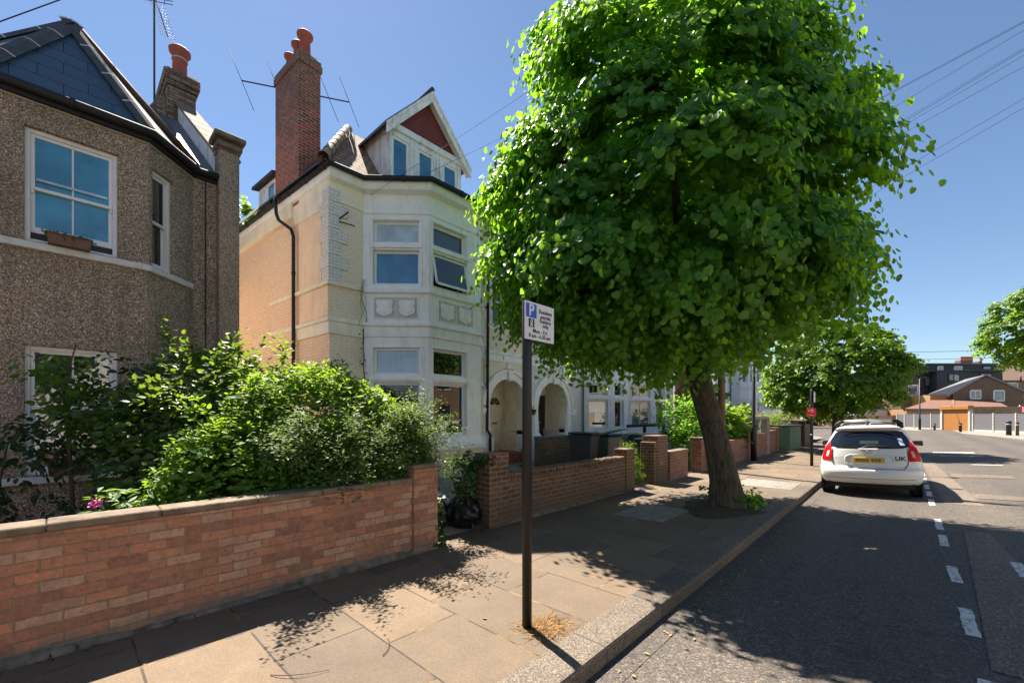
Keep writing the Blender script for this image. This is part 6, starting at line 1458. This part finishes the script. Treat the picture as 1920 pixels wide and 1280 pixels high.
t = thing('brick_house', 'yellow brown brick house with shallow gable and grey roof behind fence', 'house'); d = 66
g = [(1787,804),(1787,738),(1849,706),(1918,733),(1918,804)]
dx, dy = cam_xy(7.2, 7.4)
MB().prism([C3(*q, d) for q in g], (dx, dy, 0)).build('wall', 'brick_stock_dark', t)
rect(MB(), 1744, 1786, 740, 804, d+1.0, 5).build('side_wall', 'brick_amber', t)
mb = MB()
for a, b in (((1778,743),(1849,704)),((1849,704),(1924,736))):
    f = [C3(*a, d-.25), C3(*b, d-.25), C3(b[0], b[1]-3., d-.25), C3(a[0], a[1]-3., d-.25)]; mb.prism(f, (dx, dy, 0))
mb.prism([C3(1738,741,d+.6), C3(1780,741,d-.2), C3(1849,703.5,d-.2), C3(1810,712,d+.9)], (0,0,.12))
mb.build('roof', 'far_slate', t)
win(t, 1819, 1840, 731, 748, d, 'glass_far', 1829); win(t, 1863, 1884, 731, 752, d, 'glass_far')
slab(MB(), [(1818,731),(1841,731),(1840,728),(1820,728)], d-.02, .2).build('lintel', 'brick_rust', t)
t = thing('lean_to', 'long single storey extension with red brown tiled roof behind garage', 'building'); d = 61
rect(MB(), 1700, 1894, 767, 808, d, 4.5).build('wall', 'brick_amber', t)
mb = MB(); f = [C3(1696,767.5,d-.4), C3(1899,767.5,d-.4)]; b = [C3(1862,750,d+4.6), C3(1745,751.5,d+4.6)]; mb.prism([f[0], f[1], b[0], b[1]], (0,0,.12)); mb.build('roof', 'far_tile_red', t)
mb = MB(); mb.tube([C3(1786,767,d-.35), C3(1789,758,d+2.2), C3(1787,750,d+4.6)], .16, 8); mb.build('hip_ridge', 'far_tile_red', t)
rect(MB(), 1696, 1768, 767.5, 770, d-.55, .1).build('fascia', 'lead_grey', t); rect(MB(), 1818, 1896, 767.5, 770.5, d-.55, .1).build('gutter', 'concrete_post', t)
win(t, 1820, 1828, 771, 777, d); win(t, 1838, 1870, 771, 778, d, 'glass_far', 1854)
t = thing('terraced_house', 'terrace roofline with long black clad loft dormers and chimneys', 'house'); d = 84
rect(MB(), 1706, 1870, 703, 800, d+1, 8).build('wall', 'brick_stock_dark', t)
rect(MB(), 1708, 1870, 682, 704, d, 7).build('loft_dormer', 'cladding_slats', t)
rect(MB(), 1704, 1873, 680.6, 683, d-.3, 7.6).build('dormer_roof', 'lead_grey', t)
for a in ((1757.5,1769,686,695),(1789,1805,686,694)): win(t, *a, d, 'glass_far_white')
win(t, 1842.5,1860,686,693, d, 'glass_deep_blue', frame='black_metal'); win(t, 1709,1716,686,700, d, 'glass_deep_blue')
d = 78
rect(MB(), 1757, 1818, 694.5, 740, d, 6).build('loft_dormer', 'cladding_slats', t); rect(MB(), 1818, 1880, 695, 718, d+.6, 5).build('loft_dormer', 'cladding_slats', t)
rect(MB(), 1816, 1885, 692.4, 696, d-.4, 5.5).build('dormer_roof', 'cladding_black', t); rect(MB(), 1728, 1818, 693.5, 696, d-.2, 6).build('dormer_roof', 'cladding_black', t)
rect(MB(), 1722, 1757, 696, 738, d+1.5, 4).build('loft_dormer', 'cladding_black', t); win(t, 1734, 1748, 705, 724, d+1.5, 'glass_far', frame='black_metal')
win(t, 1778.5, 1799, 700, 714, d, 'glass_green', 1788.5, 'black_metal'); win(t, 1838, 1861, 699.5, 710, d+.6, 'glass_deep_blue', frame='black_metal')
rect(MB(), 1789.5, 1798, 704, 713.5, d-.1, .1).build('blind', 'curtain', t)
d = 90
for x0, x1, y0, n in ((1801,1824,674,6),(1836,1841.5,676,1),(1699,1709,673,2)):
    c = rect(MB(), x0, x1, y0+1, 690, d, 1.2).build('chimney', 'brick_rust', t); w = (x1-x0)/n
    for k in range(n):
        q = C3(x0+w*(k+.5), y0+1, d+.5); chimney_pot(c, q, .75, .18)
t = thing('tiled_house', 'house with broad brown tiled roof beyond loft dormers at right', 'house'); d = 86
rect(MB(), 1872, 1990, 712, 800, d, 8).build('wall', 'brick_stock', t)
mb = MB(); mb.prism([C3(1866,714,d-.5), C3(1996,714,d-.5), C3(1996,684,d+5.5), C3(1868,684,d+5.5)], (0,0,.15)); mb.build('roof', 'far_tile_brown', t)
win(t, 1888, 1909, 717, 728, d, 'glass_far', 1898)
mb = MB(); mb.tube([C3(1914,715,d-.8), C3(1914,704,d-.8)], .12, 8); mb.build('flue', 'black_metal', t)
t = thing('brick_house', 'red brown brick back addition with white window left of black dormers', 'house'); d = 70
rect(MB(), 1690, 1724, 717, 806, d, 8).build('wall', 'brick_stock_dark', t); rect(MB(), 1688, 1727, 712, 717.5, d-.3, 8.4).build('parapet', 'cladding_black', t); win(t, 1703, 1722, 721, 743, d, 'glass_far')
rect(MB(), 1689.5, 1690.5, 718, 806, d+.05, 7.9).build('side_wall', 'brick_rust', t)
t = thing('brick_house', 'sunlit yellow brick house seen under lime tree crown', 'house'); d = 76
rect(MB(), 1560, 1692, 722, 806, d, 8).build('wall', 'brick_amber', t); mb = MB(); mb.prism([C3(1556,722,d-.4), C3(1696,722,d-.4), C3(1690,700,d+4.5), C3(1560,700,d+4.5)], (0,0,.15)); mb.build('roof', 'far_slate', t)
win(t, 1674, 1682.5, 762, 775, d-.1)
mb = MB(); mb.tube([C3(1628,778,d-.3), C3(1628,745,d-.3)], .12, 8); mb.build('soil_pipe', 'concrete_post', t)
t = thing('yard_wall', 'long yellow brick yard wall with pale flat garage roof above', 'wall'); d = 62
rect(MB(), 1570, 1675, 779, 806, d, .3).build('brickwork', 'brick_amber', t); rect(MB(), 1620, 1664, 769, 780, d+1.5, 5).build('garage_roof', 'concrete_post', t); rect(MB(), 1660, 1686, 766.5, 779, d+2, 4).build('shed', 'cladding_black', t)
rect(MB(), 1674, 1684, 778, 806, d-.05, .3).build('gate', 'brick_red', t)
t = thing('low_building', 'low pale flat roofed building beyond far flower beds', 'building'); d = 62
rect(MB(), 1436, 1482, 766, 800, d, 6).build('wall', 'stucco_white', t); rect(MB(), 1482, 1498, 766, 800, d-.02, 6).build('end_wall', 'brick_red', t); rect(MB(), 1432, 1502, 763, 766.5, d-.3, 6.6).build('roof', 'concrete_post', t)
t = thing('parasol', 'red garden parasol above fence at right edge', 'parasol', C3(1912, 800, 56)); 
MB().lathe([(1.75,2.15),(1.5,2.28),(.7,2.75),(.02,3.0)], (0,0,-.2), 10, sm=False).build('canopy', 'parasol_red', t); MB().tube([(0,0,0),(0,0,2.9)], .04, 6).build('pole', 'white_paint', t)

# ------------------------------------------------------------------ overhead cables
t = thing('telegraph_pole', 'brown telegraph pole rising behind big lime tree', 'telegraph pole', (-4.02, 13.5, 0)); MB().lathe([(.11,-.1),(.085,8.5),(.0,8.52)], (0,0,0), 12).build('pole', 'timber_brown', t); MB().box(-.5,.5,-.04,.04,8.2,8.3).build('crossarm', 'timber_brown', t)
def cable(a, b, sag, r, label, n=14):
    a, b = Vector(a), Vector(b); q = [a.lerp(b, i/n)-Vector((0,0,sag*4*(i/n)*(1-i/n))) for i in range(n+1)]
    tag(MB().tube(q, r, 5, True).build('overhead_cable', 'rubber'), label, 'cable', 'overhead cables')
def ray(px, py, d): return C3(px, py, d)
for k, (y1, y0, x0) in enumerate(((40,190,1640),(43,192,1640),(57,218,1648),(90,242,1665),(94,245,1668),(104,250,1670),(125,258,1680),(185,335,1662),(202,347,1668))):
    m = (y0-y1)/(1920-x0); L = lambda px: y1+(1920-px)*m
    a = ray(1352, L(1352), 12.6); b = ray(2130, L(2130), 7.3); e = Vector(a)+(Vector(b)-Vector(a))*1.75
    cable(a, tuple(e), .0, .0042, 'thin cable in fan of cables crossing sky right of tree')
cable(ray(640,402,10.9), tuple(Vector(ray(960,192,7.4))*1.25-Vector(ray(640,402,10.9))*.25), .0, .0036, 'faint cable from cream house corner rising into tree crown')
a, b = Vector(ray(640,402,10.9)), Vector(ray(955,252,9.0)); cable(tuple(a), tuple(b+(b-a)*.35), .0, .0042, 'cable from bracket on white quoin crossing red gable')
cable(ray(-300,150,6.2), tuple(Vector(ray(420,-112,9.5))*2.2-Vector(ray(-300,150,6.2))*1.2), .0, .010, 'black cable across top left corner above slate gablet')
x, y = cam_xy(60, 60)
for py0, py1, lb in ((657,648,'upper distant cable over dark roofs'),(670,664,'lower distant cable over dark roofs')):
    cable(C3(1600,py0+3,75), C3(2050,py1-4,75), .5, .035, lb)

# ------------------------------------------------------------------ sunny side of the street, unseen: mirrored in panes, most fronts pale for bounce
def opposite(y0, y1, brick, label, roof):
    H = thing('terraced_house', label, 'house', (0,0,0)); F = Fr((13.,y1), (13.,y0)); L = F.L
    ops = [(.8,2.4,.9,2.7),(.8,2.4,4.,5.6),(L-2.2,L-.8,4.,5.6)]
    MB().face(F, -.1, 6.6, ops, .12).build('wall', brick, H)
    for o in ops: window(H, F, *o, .08, 'glass_dark', 'upvc_white', .07, rails=[(o[2]+o[3])/2])
    m = MB(); m.fbox(F, L-2.,L-1.,-.02,.04,.0,2.1); m.build('front_door', 'cream_door', H)
    m = MB(); m.quad((12.7,y0,6.6),(12.7,y1,6.6),(16.5,y1,9.4),(16.5,y0,9.4)); m.quad((16.5,y0,9.4),(16.5,y1,9.4),(20.5,y1,6.6),(20.5,y0,6.6)); m.build('roof', roof, H)
for k, (y0, y1, b, lb) in enumerate(((-14,-7.6,'stucco_white','white rendered terraced house across the road, behind the viewer'),(-7.5,-1.1,'brick_rust','red brick terraced house facing the pebbledash house'),(-1.,5.4,'stucco_white','cream rendered terraced house facing the orange wall'),(5.5,11.9,'painted_brick_cream','cream brick terraced house facing the tall cream house'),(12.,18.4,'stucco_white','white rendered terraced house facing the big tree'),(18.5,24.9,'brick_stock','pale brick terraced house facing the far bays'))):
    opposite(y0, y1, b, lb, 'slate_roof')
tree('street_tree', 'street tree on the sunny pavement facing the cream house', (8.3, 7.5, 0), [(8.3,7.5,-.1),(8.3,7.5,1),(8.3,7.5,2),(8.3,7.5,3)], [.25,.2,.18,.15], (8.3,7.5,4.2), 1.9, 2.1, 2.2, 6.2, 420, 'leaf_far', .26, 7, .9, .4, 'street trees opposite')
tree('street_tree', 'street tree on the sunny pavement facing the orange wall', (8.3, -1.5, 0), [(8.3,-1.5,-.1),(8.3,-1.5,1),(8.3,-1.5,2),(8.3,-1.5,3)], [.25,.2,.18,.15], (8.3,-1.5,4.2), 1.9, 2.1, 2.2, 6.2, 420, 'leaf_far', .26, 7, .9, .4, 'street trees opposite')

# ------------------------------------------------------------------ light, sky, camera
SUN = Vector((-.530, .150, .835)).normalized()
w = bpy.data.worlds.new('World'); SC.world = w; w.use_nodes = True; nt = w.node_tree; nt.nodes.clear()
sky = nt.nodes.new('ShaderNodeTexSky'); sky.sky_type = 'NISHITA'; sky.sun_disc = False
sky.sun_elevation = math.asin(SUN.z); sky.sun_rotation = math.atan2(SUN.x, SUN.y); sky.altitude = 50; sky.air_density = 1.0; sky.dust_density = .1; sky.ozone_density = 3.4
bg = nt.nodes.new('ShaderNodeBackground'); bg.inputs[1].default_value = .05
wo = nt.nodes.new('ShaderNodeOutputWorld'); nt.links.new(sky.outputs[0], bg.inputs[0]); nt.links.new(bg.outputs[0], wo.inputs[0])
l = bpy.data.lights.new('sun', 'SUN'); l.energy = 5.0; l.angle = R(.53); l.color = (1, .91, .78)
lo = bpy.data.objects.new('sun', l); COL.objects.link(lo); lo.rotation_euler = (-SUN).to_track_quat('-Z', 'Y').to_euler(); lo.location = (-20, 5, 30)
cam = bpy.data.cameras.new('camera'); cam.sensor_width = 36; cam.lens = 787/1920*36; cam.shift_y = 140/1920; cam.clip_end = 2000; cam.clip_start = .05
co = bpy.data.objects.new('camera', cam); COL.objects.link(co); co.location = (0, 0, 1.65); co.rotation_euler = (R(90), 0, TH); SC.camera = co
SC.view_settings.view_transform = 'Standard'; SC.view_settings.look = 'None'; SC.view_settings.gamma = 1; SC.view_settings.exposure = 1.62
SC.cycles.max_bounces = 8; SC.cycles.diffuse_bounces = 6; SC.cycles.glossy_bounces = 3; SC.cycles.transmission_bounces = 4; SC.cycles.transparent_max_bounces = 8
SC.cycles.caustics_reflective = False; SC.cycles.caustics_refractive = False; SC.cycles.use_denoising = True; SC.cycles.sample_clamp_indirect = 6
